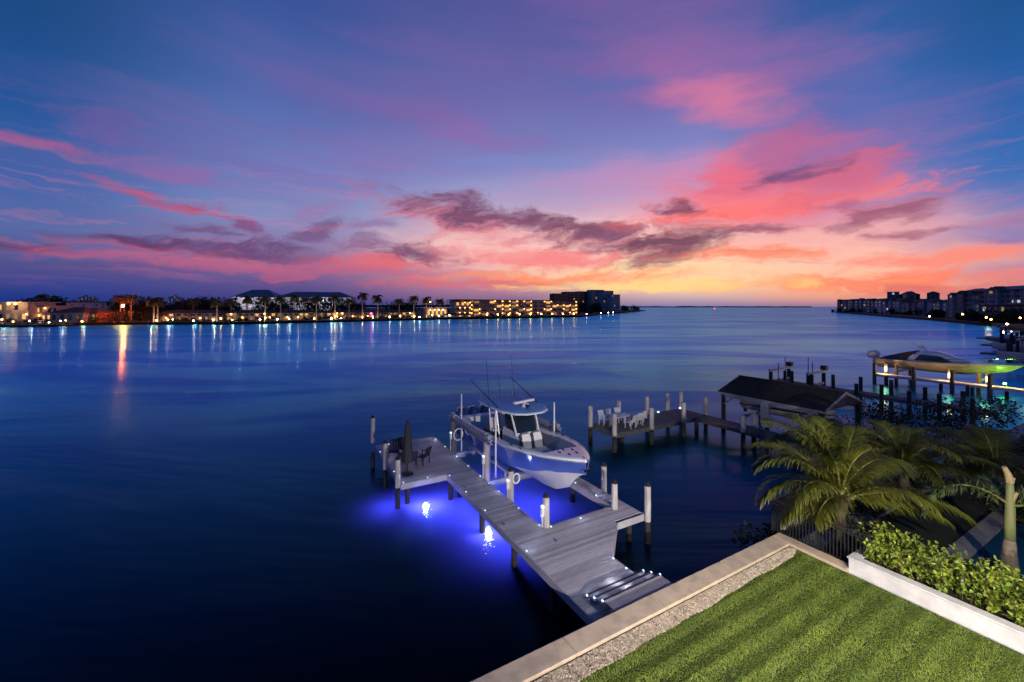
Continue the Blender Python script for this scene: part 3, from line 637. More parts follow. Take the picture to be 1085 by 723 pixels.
y0 = ys[0]; bb = ip(y0, Bt) - .28; fd.add([B3(-fw(y0), y0, fz_(y0) - .02), B3(fw(y0), y0, fz_(y0) - .02), B3(bb, y0, ip(y0, St) + .042), B3(0, y0, ip(y0, St) + .06), B3(-bb, y0, ip(y0, St) + .042)], [(0, 1, 2, 3, 4)])
obj('foredeck', fd, M['white'], boat)
hw = MB()
for x, y in ((.35, 9.5), (-.35, 9.5), (0, 9.3), (.2, 10.0), (-.2, 10.0), (1.5, 7.2), (-1.5, 7.2), (1.57, 4.8), (-1.57, 4.8), (1.45, 8.0), (-1.45, 8.0), (1.57, 3.0), (-1.57, 3.0)):
    c = B3(x, y, ip(y, St) + .05); obj('cleat', MB().bar((c[0], c[1] - .09, c[2] + .02), (c[0], c[1] + .09, c[2] + .02), .035), M['black'], boat)
an = MB(); c = B3(0, L + .05, nose - .05); an.bar(B3(0, L - .3, nose + .05), B3(0, L + .18, nose - .02), .06); an.bar(B3(0, L + .16, nose), B3(0, L + .06, nose - .4), .035); an.bar(B3(-.17, L + .0, nose - .42), B3(.17, L + .0, nose - .42), .05, .08)
obj('anchor', an, M['chrome'], boat)
# transom bench and outboards
obj('transom', MB().box(LC - 1.25, LC + 1.25, BU - .75, BU - .25, KZ + FZ, KZ + 1.3).box(LC - 1.35, LC + 1.35, BU - .28, BU - .02, KZ + .7, KZ + 1.27), M['white'], boat, bevel=.03)
for x in (-.80, 0, .80):
    e = MB(); cx, cy = LC + x, BU + .45
    prof = [(-.27, .28, .86, .30), (-.30, .34, 1.05, .27), (-.31, .36, 1.3, .26), (-.27, .32, 1.52, .24), (-.14, .18, 1.62, .15)]
    e.loft([[(cx + w * sx, cy + (a if sy < 0 else b) + (z - .9) * .14, KZ + z) for sx, sy in ((-1, -.5), (-.8, -1), (.8, -1), (1, -.5), (1, .5), (.7, 1), (-.7, 1), (-1, .5))] for a, b, z, w in prof], True, True, True)
    en = obj('outboard_motor', e, M['engine'], boat, smooth=True)
    lg = MB(); lg.loft([[(cx + w * sx, cy + y0_ + l * sy, KZ + z) for sx, sy in ((-1, 0), (-.6, -1), (.6, -1), (1, 0), (.6, 1), (-.6, 1))] for z, w, l, y0_ in ((.88, .14, .2, 0), (.4, .09, .18, .02), (-.1, .07, .16, .05), (-.3, .10, .28, .05), (-.42, .03, .2, .08))], True, True, True)
    obj('drive_leg', lg, M['engine'], en)
    obj('trim', MB().box(cx - .255, cx + .255, cy - .28, cy + .36, KZ + 1.0, KZ + 1.04), M['white'], en)
# console, windscreen, seats
cs = MB(); cs.loft([[B3(-w, y0_, z), B3(w, y0_, z), B3(w, y1_, z), B3(-w, y1_, z)] for w, y0_, y1_, z in ((.62, 4.7, 6.45, FZ), (.62, 4.7, 6.45, 1.5), (.58, 4.8, 6.25, 1.75))], True, False, True)
obj('console', cs, M['white'], boat, bevel=.03)
ws = MB(); ws.loft([[B3(-w, y1_, z), B3(-w * .8, y1_ + .12, z), B3(w * .8, y1_ + .12, z), B3(w, y1_, z)] for w, y1_, z in ((.60, 6.18, 1.74), (.66, 5.75, 2.68))])
for s in (-1, 1): ws.add([B3(s * .60, 6.18, 1.74), B3(s * .60, 5.1, 1.74), B3(s * .66, 5.0, 2.68), B3(s * .66, 5.75, 2.68)], [(0, 1, 2, 3)])
obj('windscreen', ws, M['glass'], boat)
for s in (-1, 1):
    obj('windscreen_frame', MB().bar(B3(s * .66, 6.32, 1.6), B3(s * .72, 5.78, 2.75), .075, .06), M['white'], boat)
tt = MB(); TZ = 2.78; prof = [(-1.28, 3.2), (-1.36, 3.6), (-1.38, 4.6), (-1.25, 5.9), (-.95, 6.65), (-.5, 6.95), (0, 7.02)]; outl = prof + [(-x, y) for x, y in prof[-2::-1]] + [(1.0, 3.05), (-1.0, 3.05)]
tt.loft([[B3(x * k_, 5 + (y - 5) * k_, TZ + z) for x, y in outl] for k_, z in ((.95, 0), (1, .03), (1, .07), (.97, .11), (.6, .15))], True, True, True)
roof_ = obj('hardtop', tt, M['ttop'], boat, smooth=False)
rt_ = MB(); rt_.tube([B3(x, y, TZ + .04) for x, y in outl + outl[:1]], .042, 6); obj('hardtop_edge', rt_, M['white'], roof_)
for x, y0_, y1_ in ((-.72, 4.7, 4.3), (.72, 4.7, 4.3), (-.7, 3.6, 3.4), (.7, 3.6, 3.4)): obj('hardtop_post', MB().tube([B3(x, y0_, FZ), B3(x * 1.1, y1_, TZ)], .04, 8), M['white'], boat)
ra_ = MB(); ra_.lathe(B3(.1, 5.9, TZ + .13), [(.2, 0), (.18, .16), (.1, .22)], 14); ra_.cur = 0; ra_.bar(B3(-.62, 6.0, TZ + .42), B3(.72, 5.7, TZ + .42), .16, .11); ra_.tube([B3(.05, 5.85, TZ + .3), B3(.05, 5.85, TZ + .4)], .06, 8)
obj('radar', ra_, M['white'], boat, bevel=.01)
obj('camera_dome', MB().ball(B3(.0, 6.32, TZ + .24), .11, 10, 7).lathe(B3(0, 6.32, TZ + .12), [(.08, 0), (.08, .1)], 10), M['black'], boat)
for x in (-.75, 0, .85): obj('antenna', MB().tube([B3(x, 3.4, TZ + .1), B3(x * 1.02, 3.0, TZ + 2.5 if x else TZ + 1.5)], [.022, .008], 6), M['black'], boat)
for s in (-1, 1): obj('outrigger', MB().tube([B3(s * 1.2, 5.3, TZ + .14), B3(s * 1.3, 2.1, TZ + 1.05)], [.03, .02], 6), M['black'], boat)
for i in range(6):
    x = -1.1 + i * .44; obj('rod_holder', MB().tube([B3(x, 3.15, TZ + .05), B3(x, 2.92, TZ + .34)], .022, 7), M['alu'], boat)
hm = MB()
for x in (-.42, .42): hm.box(LC + x - .27, LC + x + .27, BU - 3.75, BU - 3.25, KZ + 1.15, KZ + 1.28); hm.box(LC + x - .26, LC + x + .26, BU - 3.35, BU - 3.2, KZ + 1.28, KZ + 1.85)
hs_ = obj('helm_seat', hm, M['vinyl'], boat, bevel=.04); obj('seat_base', MB().box(LC - .7, LC + .7, BU - 3.7, BU - 2.6, KZ + FZ, KZ + 1.14), M['darkvinyl'], boat, bevel=.03)
for x in (-.33, .33):
    bs = MB(); bs.loft([[B3(x + w * sx, y + d_ * sy, z) for sx, sy in ((-1, -1), (1, -1), (1, 1), (-1, 1))] for w, y, d_, z in ((.25, 6.78, .09, .95), (.26, 6.66, .09, 1.5), (.22, 6.58, .08, 1.78))], True, True, True)
    se = obj('lounge_seat', bs, M['vinyl'], boat, bevel=.03)
    for s in (-1, 1): obj('bolster', MB().bar(B3(x + s * .28, 6.85, .95), B3(x + s * .28, 6.6, 1.68), .09, .16), M['darkvinyl'], se, bevel=.02)
obj('lounge_cushion', MB().box(LC - .62, LC + .62, BU - 7.5, BU - 6.9, KZ + .98, KZ + 1.1), M['vinyl'], boat, bevel=.03)
obj('cooler_box', MB().box(LC - .6, LC + .6, BU - 8.2, BU - 6.6, KZ + FZ, KZ + .97).box(LC - .55, LC + .55, BU - 8.15, BU - 7.55, KZ + .97, KZ + 1.06), M['white'], boat, bevel=.04)

# life rings / hose loops hung on the pilings
def ring(v0, u0, z, r, label, name='life_ring', cat='life ring', tr=.045, m='white', face=(0, -1, 0)):
    b = MB(); n = 18; f = Vector(face).normalized(); sx = f.cross(Vector((0, 0, 1))).normalized()
    pts = [Vector((v0, u0, z)) + r * (math.cos(a * 2 * math.pi / n) * sx + math.sin(a * 2 * math.pi / n) * Vector((0, 0, 1.25))) for a in range(n + 1)]
    b.tube(pts, tr, 8); return top(name, b, M[m], label, cat, smooth=True)
ring(9.25, 22.75, 2.2, .27, 'white life ring on the grey lift post at the end platform')
ring(9.27, 16.0, 2.05, .17, 'coiled white hose hung on the sleeved piling beside the boat bow', 'water_hose', 'hose', .04)
for v0, u0, zz, lb in ((8.87, 16.05, 2.0, 'white power pedestal box clamped on the walkway piling with the hose'), (8.87, 13.3, 2.0, 'white power box clamped on the piling at the walkway junction'), (8.85, 18.5, 2.3, 'white power box on the near post of the boat lift'), (8.85, 22.9, 2.3, 'white power box on the far post of the boat lift')):
    b = thing('power_box', lb, 'power box', (v0, u0, zz - .4), group='power boxes on the dock pilings')
    obj('body', MB().box(v0 - .07, v0 + .05, u0 - .07, u0 + .07, zz - .35, zz), M['white'], b, bevel=.02); obj('lamp', MB().box(v0 - .05, v0 + .03, u0 - .074, u0 + .05, zz + .002, zz + .06), M['led'], b)
    obj('conduit', MB().tube([(v0 - .02, u0, zz - .35), (v0 - .02, u0, 1.25)], .02, 6), M['white'], b)

# ---------------------------------------------------------------- neighbour dock with table and chairs
nd = thing('dock', 'weathered L-shaped dock with pale piling sleeves beyond the blue boat', 'dock', (24, 20, 0))
def planks(mb, v0, v1, u0, u1, along_v, z=DZ):
    s = u0 if along_v else v0; e = u1 if along_v else v1
    while s < e:
        f = min(s + .14, e)
        if along_v: mb.box(v0, v1, s, f - .008, z - .04, z)
        else: mb.box(s, f - .008, u0, u1, z - .04, z)
        s += .15
pb = MB(); planks(pb, 19.75, 29.3, 20.8, 23.3, False); planks(pb, 28.0, 29.3, 8.0, 20.79, True); obj('deck', pb, M['olddeck'], nd)
fb = MB()
for p, q in (((19.72, 20.78), (28.0, 20.78)), ((19.72, 20.78), (19.72, 23.32)), ((19.72, 23.32), (29.32, 23.32)), ((29.32, 23.32), (29.32, 8)), ((27.98, 20.78), (27.98, 8))): fb.bar((*p, 1.02), (*q, 1.02), .05, .26)
obj('fascia', fb, M['olddeck'], nd)
for v0, u0 in ((19.6, 23.2), (19.6, 20.75), (23.0, 20.65), (26.4, 20.65), (22.6, 23.45), (25.6, 23.45), (28.0, 23.45), (29.45, 23.3), (29.45, 21.0), (27.85, 17.0), (29.45, 17.2)):
    piling(v0, u0, 2.55 if u0 > 18 else 2.2, sleeve=1.1, r=.16, parent=nd, cap=False)
for v0, u0 in ((24.5, 22), (21.5, 22), (27.9, 13.6), (29.4, 13.6), (27.9, 10.6), (29.4, 10.6), (28.2, 20.9)): piling(v0, u0, 1.1, r=.16, parent=nd, cap=False)
for v0, u0 in ((24.2, 23.2), (26.6, 23.2), (29.2, 23.2)): obj('deck_light', MB().box(v0 - .06, v0 + .06, u0 - .06, u0 + .06, DZ + .002, DZ + .1), M['led'], nd)
wc = make_chair('white patio chair nearest the open end of the weathered dock', 'patio_chair', 'whitepaint', 'whitepaint', 'white chairs round the dock table')
wc.location = W(20.45, 22.7, DZ); wc.rotation_euler.z = ROT + R(180)
for v0, u0, rz, lb in ((21.2, 22.75, 180, 'white patio chair second from the open dock end, seaward side of the table'), (22.0, 22.7, 170, 'white patio chair on the seaward side, farthest from the dock end'),
                       (21.55, 21.25, 10, 'white patio chair on the landward side, by the table corner'), (22.5, 21.5, -5, 'white patio chair on the landward side, standing just past the table'), (23.2, 21.7, -15, 'white patio chair at the right end of the row, away from the table')):
    copy_at(wc, W(v0, u0, DZ), ROT + R(rz), lb)
tb = thing('patio_table', 'white rectangular patio table amid white chairs on the weathered dock', 'table', (21.3, 22.0, DZ))
obj('table_top', MB().box(20.5, 22.1, 21.6, 22.4, DZ + .7, DZ + .74), M['whitepaint'], tb, bevel=.01)
for v0 in (20.6, 22.0):
    for u0 in (21.7, 22.3): obj('leg', MB().bar((v0, u0, DZ), (v0, u0, DZ + .7), .05), M['whitepaint'], tb)

# ---------------------------------------------------------------- boathouse
bh = thing('boathouse', 'open boathouse on pilings with dark shingled gable roof', 'boathouse', (32.7, 16.6, 0))
e0, e1, r_, ez, rz_ = 29.9, 35.5, 32.7, 3.1, 4.05
rf = MB(); nrow = 22
for sgn, ve in ((-1, e0), (1, e1)):
    for i in range(nrow):
        f0, f1 = i / nrow, (i + 1) / nrow + .02
        va, vb = ve + (r_ - ve) * f0, ve + (r_ - ve) * f1; za, zb = ez + (rz_ - ez) * f0, ez + (rz_ - ez) * f1
        ua = 13.0
        while ua < 20.3:
            ub = min(ua + random.uniform(.22, .4), 20.3); t_ = .05 + random.uniform(0, .025)
            rf.add([(va, ua, za + .0), (va, ub - .01, za), (vb, ub - .01, zb), (vb, ua, zb), (va, ua, za + t_), (va, ub - .01, za + t_), (vb, ub - .01, zb + .01), (vb, ua, zb + .01)], [(0, 3, 2, 1), (4, 5, 6, 7), (0, 1, 5, 4), (1, 2, 6, 5), (2, 3, 7, 6), (3, 0, 4, 7)]); ua = ub
rf.bar((r_, 13.0, rz_ + .04), (r_, 20.3, rz_ + .04), .25, .06)
obj('roof', rf, M['shingle'], bh)
tr = MB()
for ve in (e0 + .05, e1 - .05): tr.bar((ve, 13.0, ez - .08), (ve, 20.25, ez - .08), .05, .16); tr.bar((ve + (.25 if ve < 31 else -.25), 13.2, ez - .3), (ve + (.25 if ve < 31 else -.25), 20.1, ez - .3), .12, .2)
for u0 in (13.02, 20.25):
    tr.bar((e0, u0, ez - .06), (r_, u0, rz_ - .06), .05, .18); tr.bar((e1, u0, ez - .06), (r_, u0, rz_ - .06), .05, .18)
obj('trim', tr, M['dimpaint'], bh)
ga = MB(); ga.prism([(e0 + .3, 0), (e1 - .3, 0), (r_, .86)], 0, .05); ga.v = [(x, 13.15 + z, ez - .06 + y) for x, y, z in ga.v]; obj('gable', ga, M['olddeck'], bh)
for v0 in (30.2, 35.2):
    for u0 in (13.3, 16.7, 20.0): piling(v0, u0, 3.0, r=.16, parent=bh, cap=False)
obj('access_panel', MB().box(30.0, 30.1, 16.5, 17.05, 1.2, 2.95).box(29.9, 29.98, 16.0, 16.45, 1.2, 2.0), M['dimpaint'], bh)
br = MB()
for u0 in (13.4, 19.9):
    s = 1 if u0 < 15 else -1; br.bar((30.15, u0, 2.2), (30.15, u0 + s * .9, 2.95), .1)
for u0 in (14.6, 18.6): br.bar((30.2, u0, 1.45), (35.2, u0, 1.45), .16, .2)
obj('braces', br, M['dimpaint'], bh)
nb_ = thing('motorboat', 'pale skiff slung under the dark boathouse roof', 'boat', (32.6, 16.6, 1.6))
h = MB(); rr = []
for i in range(17):
    y = i / 16; w = 1.15 * (1 - .02 * (1 - y)) * (1 - max(0, (y - .5) / .5) ** 2.2); zk = 1.55 + .55 * max(0, (y - .7) / .3) ** 2; s = 2.45 + .25 * y; u_ = 19.5 - y * 5.9
    rr.append([(32.6 - w, u_, s), (32.6 - w * .97, u_, s - .25), (32.6 - w * .82, u_, zk + .3), (32.6, u_, zk), (32.6 + w * .82, u_, zk + .3), (32.6 + w * .97, u_, s - .25), (32.6 + w, u_, s)])
h.loft(rr, False, True); obj('hull', h, M['whitepaint'], nb_, smooth=True)
s_ = MB()
for sgn in (-1, 1): s_.tube([(32.6 + (r0[0][0] - 32.6) * sgn * -1 * 1.02, r0[0][1], r0[0][2] - .3) for r0 in rr], .05, 5)
obj('stripe', s_, M['navy'], nb_)
obj('deck', MB().loft([[r0[0], (32.6, r0[0][1], r0[0][2] + .08), r0[-1]] for r0 in rr]), M['dimpaint'], nb_)
obj('outboard_motor', MB().box(32.4, 32.8, 19.55, 20.05, 2.2, 2.95).box(32.5, 32.7, 19.6, 19.85, 1.3, 2.2), M['black'], nb_, bevel=.08)

# ---------------------------------------------------------------- long dark dock behind the boathouse
def plain_dock(label, v0, v1, u0, u1, z, m, pil, parent_label=None, r=.17, ztop=(1.6, 2.2)):
    d = thing('dock', label, 'dock', ((v0 + v1) / 2, (u0 + u1) / 2, 0)); b = MB(); planks(b, v0, v1, u0, u1, (v1 - v0) < (u1 - u0), z); obj('deck', b, M[m], d)
    f = MB()
    for p, q in (((v0, u0), (v1, u0)), ((v1, u0), (v1, u1)), ((v1, u1), (v0, u1)), ((v0, u1), (v0, u0))): f.bar((*p, z - .17), (*q, z - .17), .06, .24)
    obj('fascia', f, M[m], d)
    for a, b_ in pil: piling(a, b_, z + random.uniform(*ztop) - .6, r=r, parent=d, cap=False)
    return d
d3 = plain_dock('long dark dock on many pilings behind the boathouse', 49.6, 51.2, 10, 26.5, DZ, 'olddeck', [(49.4, 11 + i * 1.95) for i in range(8)] + [(51.4, 12 + i * 2.4) for i in range(7)], ztop=(1.5, 2.1))
lf = thing('boat_lift', 'empty dark boat lift with raised beams behind the boathouse', 'boat lift', (51.2, 25, 0))
for v0, u0 in ((49.2, 26.8), (53.2, 26.9), (49.9, 23.2), (53.3, 23.3)): piling(v0, u0, 2.3, r=.2, parent=lf, cap=False)
for u0, va in ((26.85, 49.0), (23.25, 49.7)):
    obj('top_beam', MB().bar((va, u0, 2.42), (53.6, u0, 2.5), .2, .22), M['galv'], lf); obj('drive_motor', MB().box(53.0, 53.6, u0 - .3, u0 + .3, 2.62, 3.1), M['black'], lf, bevel=.08)
    obj('cradle_beam', MB().bar((va, u0, 1.2), (53.1, u0, 1.2), .2, .25), M['galv'], lf)
for v0, u0, zt in ((50.2, 26.5, 3.2), (53.4, 27.4, 3.6), (53.6, 25.0, 3.8), (51.5, 23.6, 3.6)): obj('pole', MB().tube([(v0, u0, 1.3), (v0, u0, zt)], .045, 6), M['black'], lf)
# ---------------------------------------------------------------- lit dock with the cruiser on its lift
d4 = plain_dock('long dock edged with glowing amber post lamps under the cruiser', 65.5, 67.0, 6, 23.2, 1.25, 'whitepaint', [], r=.2)
for i, u0 in enumerate((23.0, 19.3, 16.1, 13.3, 10.6, 8.2)):
    piling(65.35, u0, 2.6, r=.2, parent=d4, cap=False, m='greypile')
    if i % 2 == 0: piling(65.3, u0 - 1.2, 1.2, r=.17, parent=d4, cap=False)
for i in range(7): piling(66.9, 7.4 + i * 2.5, 1.2, r=.17, parent=d4, cap=False)
for u0 in (22.3, 16.6, 13.7, 10.9):
    p = obj('lamp_post', MB().box(66.6, 66.9, u0 - .15, u0 + .15, 1.26, 2.5), M['greypile'], d4); obj('lamp', MB().box(66.52, 66.59, u0 - .1, u0 + .1, 1.6, 2.15), M['bamber'], p)
    point('dock_lamp', W(66.2, u0, 1.9), 110, (1, .55, .2), .15)
cr = thing('cabin_cruiser', 'cream cabin cruiser with dark canvas raised above the amber-lit dock', 'boat', (69.5, 17.5, 1.9))
rr = []; CL, CU = 10.7, 24.0
for i in range(25):
    y = i / 24; w = 1.65 * (1 - max(0, (y - .45) / .55) ** 2.1 * .98); zk = 1.75 + .75 * max(0, (y - .65) / .35) ** 1.8; s = 2.95 + .42 * y * y; u_ = CU - y * CL
    rr.append([(69.5 - w, u_, s), (69.5 - w * .96, u_, s - .4), (69.5 - w * (.85 - .25 * y), u_, zk + .38), (69.5, u_, zk), (69.5 + w * (.85 - .25 * y), u_, zk + .38), (69.5 + w * .96, u_, s - .4), (69.5 + w, u_, s)])
rr = [[(x, u_ - 1.5 * (i / 24) ** 4 * max(0, z - 2.2), z) for x, u_, z in r0] for i, r0 in enumerate(rr)]
obj('hull', MB().loft(rr, False, True), M['cream'], cr, smooth=True)
obj('deck', MB().loft([[r0[0], (69.5, r0[0][1], r0[0][2] + .15), r0[-1]] for r0 in rr]), M['white'], cr, smooth=True)
cbn = []
for y, hh, w in ((3.2, .15, 1.3), (3.6, .95, 1.25), (4.4, 1.15, 1.2), (5.6, 1.15, 1.15), (6.4, .9, 1.05), (7.4, .42, .9), (8.4, .12, .7)):
    s = 3.02 + .42 * (y / CL) ** 2; cbn.append([(69.5 - w, CU - y, s), (69.5 - w * .86, CU - y, s + hh * .75), (69.5 - w * .5, CU - y, s + hh), (69.5 + w * .5, CU - y, s + hh), (69.5 + w * .86, CU - y, s + hh * .75), (69.5 + w, CU - y, s)])
obj('cabin', MB().loft(cbn, False, True, True), M['white'], cr, smooth=True)
wn = MB(); wn.add([(69.5 - 1.27, CU - 3.9, 3.15), (69.5 - 1.22, CU - 7.2, 3.22), (69.5 - 1.03, CU - 6.2, 3.78), (69.5 - 1.11, CU - 4.4, 3.86)], [(0, 1, 2, 3)]); wn.v = [(x - .06, y, z) for x, y, z in wn.v]; wn.v += [(x + .05, y, z) for x, y, z in wn.v[:4]]; wn.f += [(4, 7, 6, 5), (0, 4, 5, 1), (1, 5, 6, 2), (2, 6, 7, 3), (3, 7, 4, 0)]; wn.mi += [0] * 5
obj('window', wn, M['glass'], cr)
cv = MB(); cv.loft([[(69.5 - w, CU - y, s), (69.5 - w * .8, CU - y, s + hh), (69.5 + w * .8, CU - y, s + hh), (69.5 + w, CU - y, s)] for y, hh, w, s in ((.4, .06, 1.35, 3.0), (1.6, .5, 1.35, 3.0), (3.0, 1.02, 1.3, 3.0), (3.9, 1.22, 1.2, 3.02))], False, True, True)
obj('canvas_cover', cv, M['shingle2'], cr)
obj('radar_arch', MB().bar((68.6, CU - 4.4, 4.2), (68.9, CU - 4.2, 4.6), .1).bar((70.4, CU - 4.4, 4.2), (70.1, CU - 4.2, 4.6), .1).bar((68.85, CU - 4.2, 4.6), (70.15, CU - 4.2, 4.6), .12).ball((69.5, CU - 4.2, 4.8), .28, 10, 6, .5), M['white'], cr)
obj('antenna', MB().tube([(69.0, CU - 4.2, 4.6), (69.0, CU - 2.4, 6.2)], .03, 5), M['white'], cr)
for x in (-.6, .5): obj('outboard_motor', MB().ball((69.5 + x, CU + .55, 3.35), .52, 12, 8, .95).box(69.4 + x, 69.6 + x, CU + .1, CU + .4, 1.9, 3.0), M['vinyl'], cr, smooth=True)
obj('bow_rail', MB().tube([(69.5 - 1.5, CU - 6.5, 3.5), (69.5 - 1.3, CU - 8.5, 3.75), (69.5 - .7, CU - 10.6, 3.95), (69.5, CU - 11.7, 4.0), (70.2, CU - 10.6, 3.95), (70.8, CU - 8.5, 3.75)], .03, 5), M['chrome'], cr)
cl = thing('boat_lift', 'pile-mounted boat lift holding up the cream cabin cruiser', 'boat lift', (69.5, 17, 0))
for v0 in (67.3, 71.7):
    for u0 in (14.5, 21.5): piling(v0, u0, 2.5 if v0 < 68 else 3.6, r=.2, parent=cl, cap=False, m='greypile')
for u0 in (14.5, 21.5): obj('cradle_beam', MB().bar((67.3, u0, 1.6), (71.7, u0, 1.6), .2, .24), M['galv'], cl)
gr = thing('dock_light', 'green dock light glowing under the bow of the cream cruiser', 'light', (67.25, 12.6, 1.3)); obj('lamp', MB().box(67.1, 67.3, 12.5, 12.7, 1.45, 1.6), M['bgreen'], gr); obj('bracket', MB().box(67.12, 67.28, 12.52, 12.68, 1.25, 1.448), M['black'], gr)
point('green_lamp', W(68.4, 12.8, 1.45), 150, (.3, 1, .06), .15); point('green_lamp', W(68.2, 10.2, 1.6), 120, (.3, 1, .06), .15)

# ---------------------------------------------------------------- palms close by
def frond_mesh(az_, e0, Lf, droop, lmax=.86, n=56, wleaf=.038, hang=1.25, curl=0.0, plume=False, r0=.03):
    """one pinnate frond; returns (leaflets, rachis)"""
    lv, rc = MB(), MB(); pts = []; p = Vector((0, 0, 0)); ang = e0; az1 = az_; ds = Lf / n
    for i in range(n + 1):
        s = i / n; pts.append((p.copy(), ang, az1)); ang -= droop * ds / Lf * (.35 + 1.5 * s); az1 += curl * ds / Lf
        p += ds * Vector((math.cos(ang) * math.cos(az1), math.cos(ang) * math.sin(az1), math.sin(ang)))
    rc.tube([q[0] for q in pts[::3]], [r0 * (1 - .85 * i / (n / 3)) + .003 for i in range(len(pts[::3]))], 6, False)
    for i in range(int(n * .14), n + 1):
        s = i / n; p, an, a1 = pts[i]; f = Vector((math.cos(an) * math.cos(a1), math.cos(an) * math.sin(a1), math.sin(an)))
        side = Vector((-math.sin(a1), math.cos(a1), 0)); up = side.cross(f) * -1
        up = f.cross(side) if f.cross(side).z > 0 else -f.cross(side)
        for sg in (1, -1):
            for rep in range(4 if plume else 2):
                ll = lmax * (math.sin(math.pi * (.12 + .80 * s)) ** .7) * random.uniform(.8, 1.12)
                sw = .35 + .55 * s + random.uniform(-.08, .08)
                tilt = random.uniform(-1.2, 1.2) if plume else random.uniform(.05, .4)
                d = (side * sg * math.cos(tilt) + up * math.sin(tilt)) * math.cos(sw) + f * math.sin(sw); d.normalize()
                q = p + f * (rep * ds * .5); ww = wleaf * random.uniform(.8, 1.2); prev = None; vs = []
                for k_ in range(5):
                    w_ = ww * (1, 1, .85, .55, .06)[k_] * .5; sd = d.cross(Vector((0, 0, 1)))
                    sd = sd.normalized() if sd.length > .05 else side
                    sd = (sd + up * .4 * sg).normalized()
                    vs += [q - sd * w_, q + sd * w_]
                    q = q + d * ll / 4; d = (d + Vector((0, 0, -hang * (.12 + .22 * k_)))).normalized()
                lv.add(vs, [(2 * k_, 2 * k_ + 1, 2 * k_ + 3, 2 * k_ + 2) for k_ in range(4)])
    return lv, rc
def add_frond(root, z, *a, m='frond', **kw):
    lv, rc = frond_mesh(*a, **kw)
    for b in (lv, rc): b.v = [(x, y, zz + z) for x, y, zz in b.v]
    o = obj('frond', lv, M[m], root); obj('rachis', rc, M['rachis'], o)
def coconut(name, label, base, crown_z, fr, m='frond', tilt=(0, 0), seed=1):
    random.seed(seed); h = crown_z - base[2]
    t = thing(name, label, 'palm tree', base, frame='xy', local=True)
    tk = MB(); pts, rad = [], []
    for i in range(25): s = i / 24; pts.append((tilt[0] * (s * s - 1), tilt[1] * (s * s - 1), h * s)); rad.append((.21 - .07 * s + .10 * math.exp(-s * 9)) * (1 + .05 * (i % 2)))
    tk.tube(pts, rad, 12); obj('trunk', tk, M['trunk'], t, smooth=True)
    bo = MB()
    for i in range(9): a = i * 2.4; bo.tube([(0.1 * math.cos(a), .1 * math.sin(a), h - .35), (.2 * math.cos(a), .2 * math.sin(a), h - .02), (.3 * math.cos(a), .3 * math.sin(a), h + .25)], [.07, .06, .03], 6)
    obj('boots', bo, M['trunk'], t)
    for f in fr: add_frond(t, h, R(f[0]), R(f[1]), f[2], R(f[3]), m=m, curl=R(f[4] if len(f) > 4 else 0))
    return t
# azimuth: 0 = right in the photograph, 90 = away, 180 = left, 270 = towards the house
coconut('coconut_palm', 'big yellow-green coconut palm beside the black railing', (11.35, 14.35, 1.15), 3.05,
        [(178, 38, 3.1, 95), (168, 62, 3.3, 105), (150, 78, 3.5, 70), (205, 50, 3.0, 100), (192, 14, 2.6, 60), (225, 72, 3.1, 80), (110, 80, 3.2, 60), (75, 76, 3.2, 60), (40, 66, 3.6, 70),
         (20, 45, 3.4, 90), (5, 66, 3.4, 120), (340, 24, 3.6, 62), (318, 48, 2.7, 95), (350, 8, 3.2, 40), (130, 58, 3.4, 85), (95, 48, 3.2, 90), (60, 40, 3.3, 95), (215, 25, 2.3, 70), (160, 84, 3.0, 50), (270, 80, 3.0, 60)], seed=5)
coconut('coconut_palm', 'dim olive coconut palm with arching fronds behind the pool edge', (17.3, 18.3, 1.15), 2.55,
        [(175, 58, 3.4, 100), (160, 70, 3.3, 90), (200, 45, 3.2, 90), (20, 52, 3.6, 100), (5, 30, 3.8, 65), (355, 58, 3.5, 115), (40, 60, 3.5, 95), (75, 62, 3.4, 85), (100, 55, 3.3, 85), (130, 50, 3.4, 85), (225, 60, 3.2, 100), (250, 40, 3.2, 80), (285, 35, 3.2, 80), (320, 45, 3.4, 80), (340, 15, 3.4, 50), (185, 22, 3.0, 60), (270, 68, 3.0, 90)], m='frond', seed=9)
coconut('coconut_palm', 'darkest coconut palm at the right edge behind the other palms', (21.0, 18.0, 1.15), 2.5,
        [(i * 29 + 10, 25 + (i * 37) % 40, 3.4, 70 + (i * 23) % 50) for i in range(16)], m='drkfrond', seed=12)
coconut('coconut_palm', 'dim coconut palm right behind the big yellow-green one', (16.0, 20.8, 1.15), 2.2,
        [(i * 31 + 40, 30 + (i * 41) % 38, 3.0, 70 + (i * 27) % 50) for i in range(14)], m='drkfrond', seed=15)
random.seed(21)
fp = thing('foxtail_palm', 'young foxtail palm with bottle trunk and cut crown by the pool', 'palm tree', (15.55, 13.0, 1.15), frame='xy', local=True)
obj('trunk', MB().tube([(0, 0, -.1), (0, 0, .3), (.0, 0, .7), (.02, 0, 1.0), (.03, 0, 1.25)], [.24, .23, .19, .155, .13], 16), M['bottle'], fp, smooth=True)
obj('crownshaft', MB().tube([(.03, 0, 1.25), (.03, 0, 1.7), (.04, 0, 2.2), (.04, 0, 2.75), (.03, 0, 3.1)], [.132, .128, .118, .10, .08], 14), M['crownshaft'], fp, smooth=True)
obj('cut_stub', MB().tube([(.03, 0, 3.05), (-.02, 0, 3.3), (-.12, .02, 3.52)], [.10, .085, .06], 8).tube([(.05, 0, 2.9), (.14, 0, 3.2)], [.06, .05], 7).tube([(.04, -.05, 2.5), (.12, -.12, 2.78)], [.06, .04], 7), M['stub'], fp)
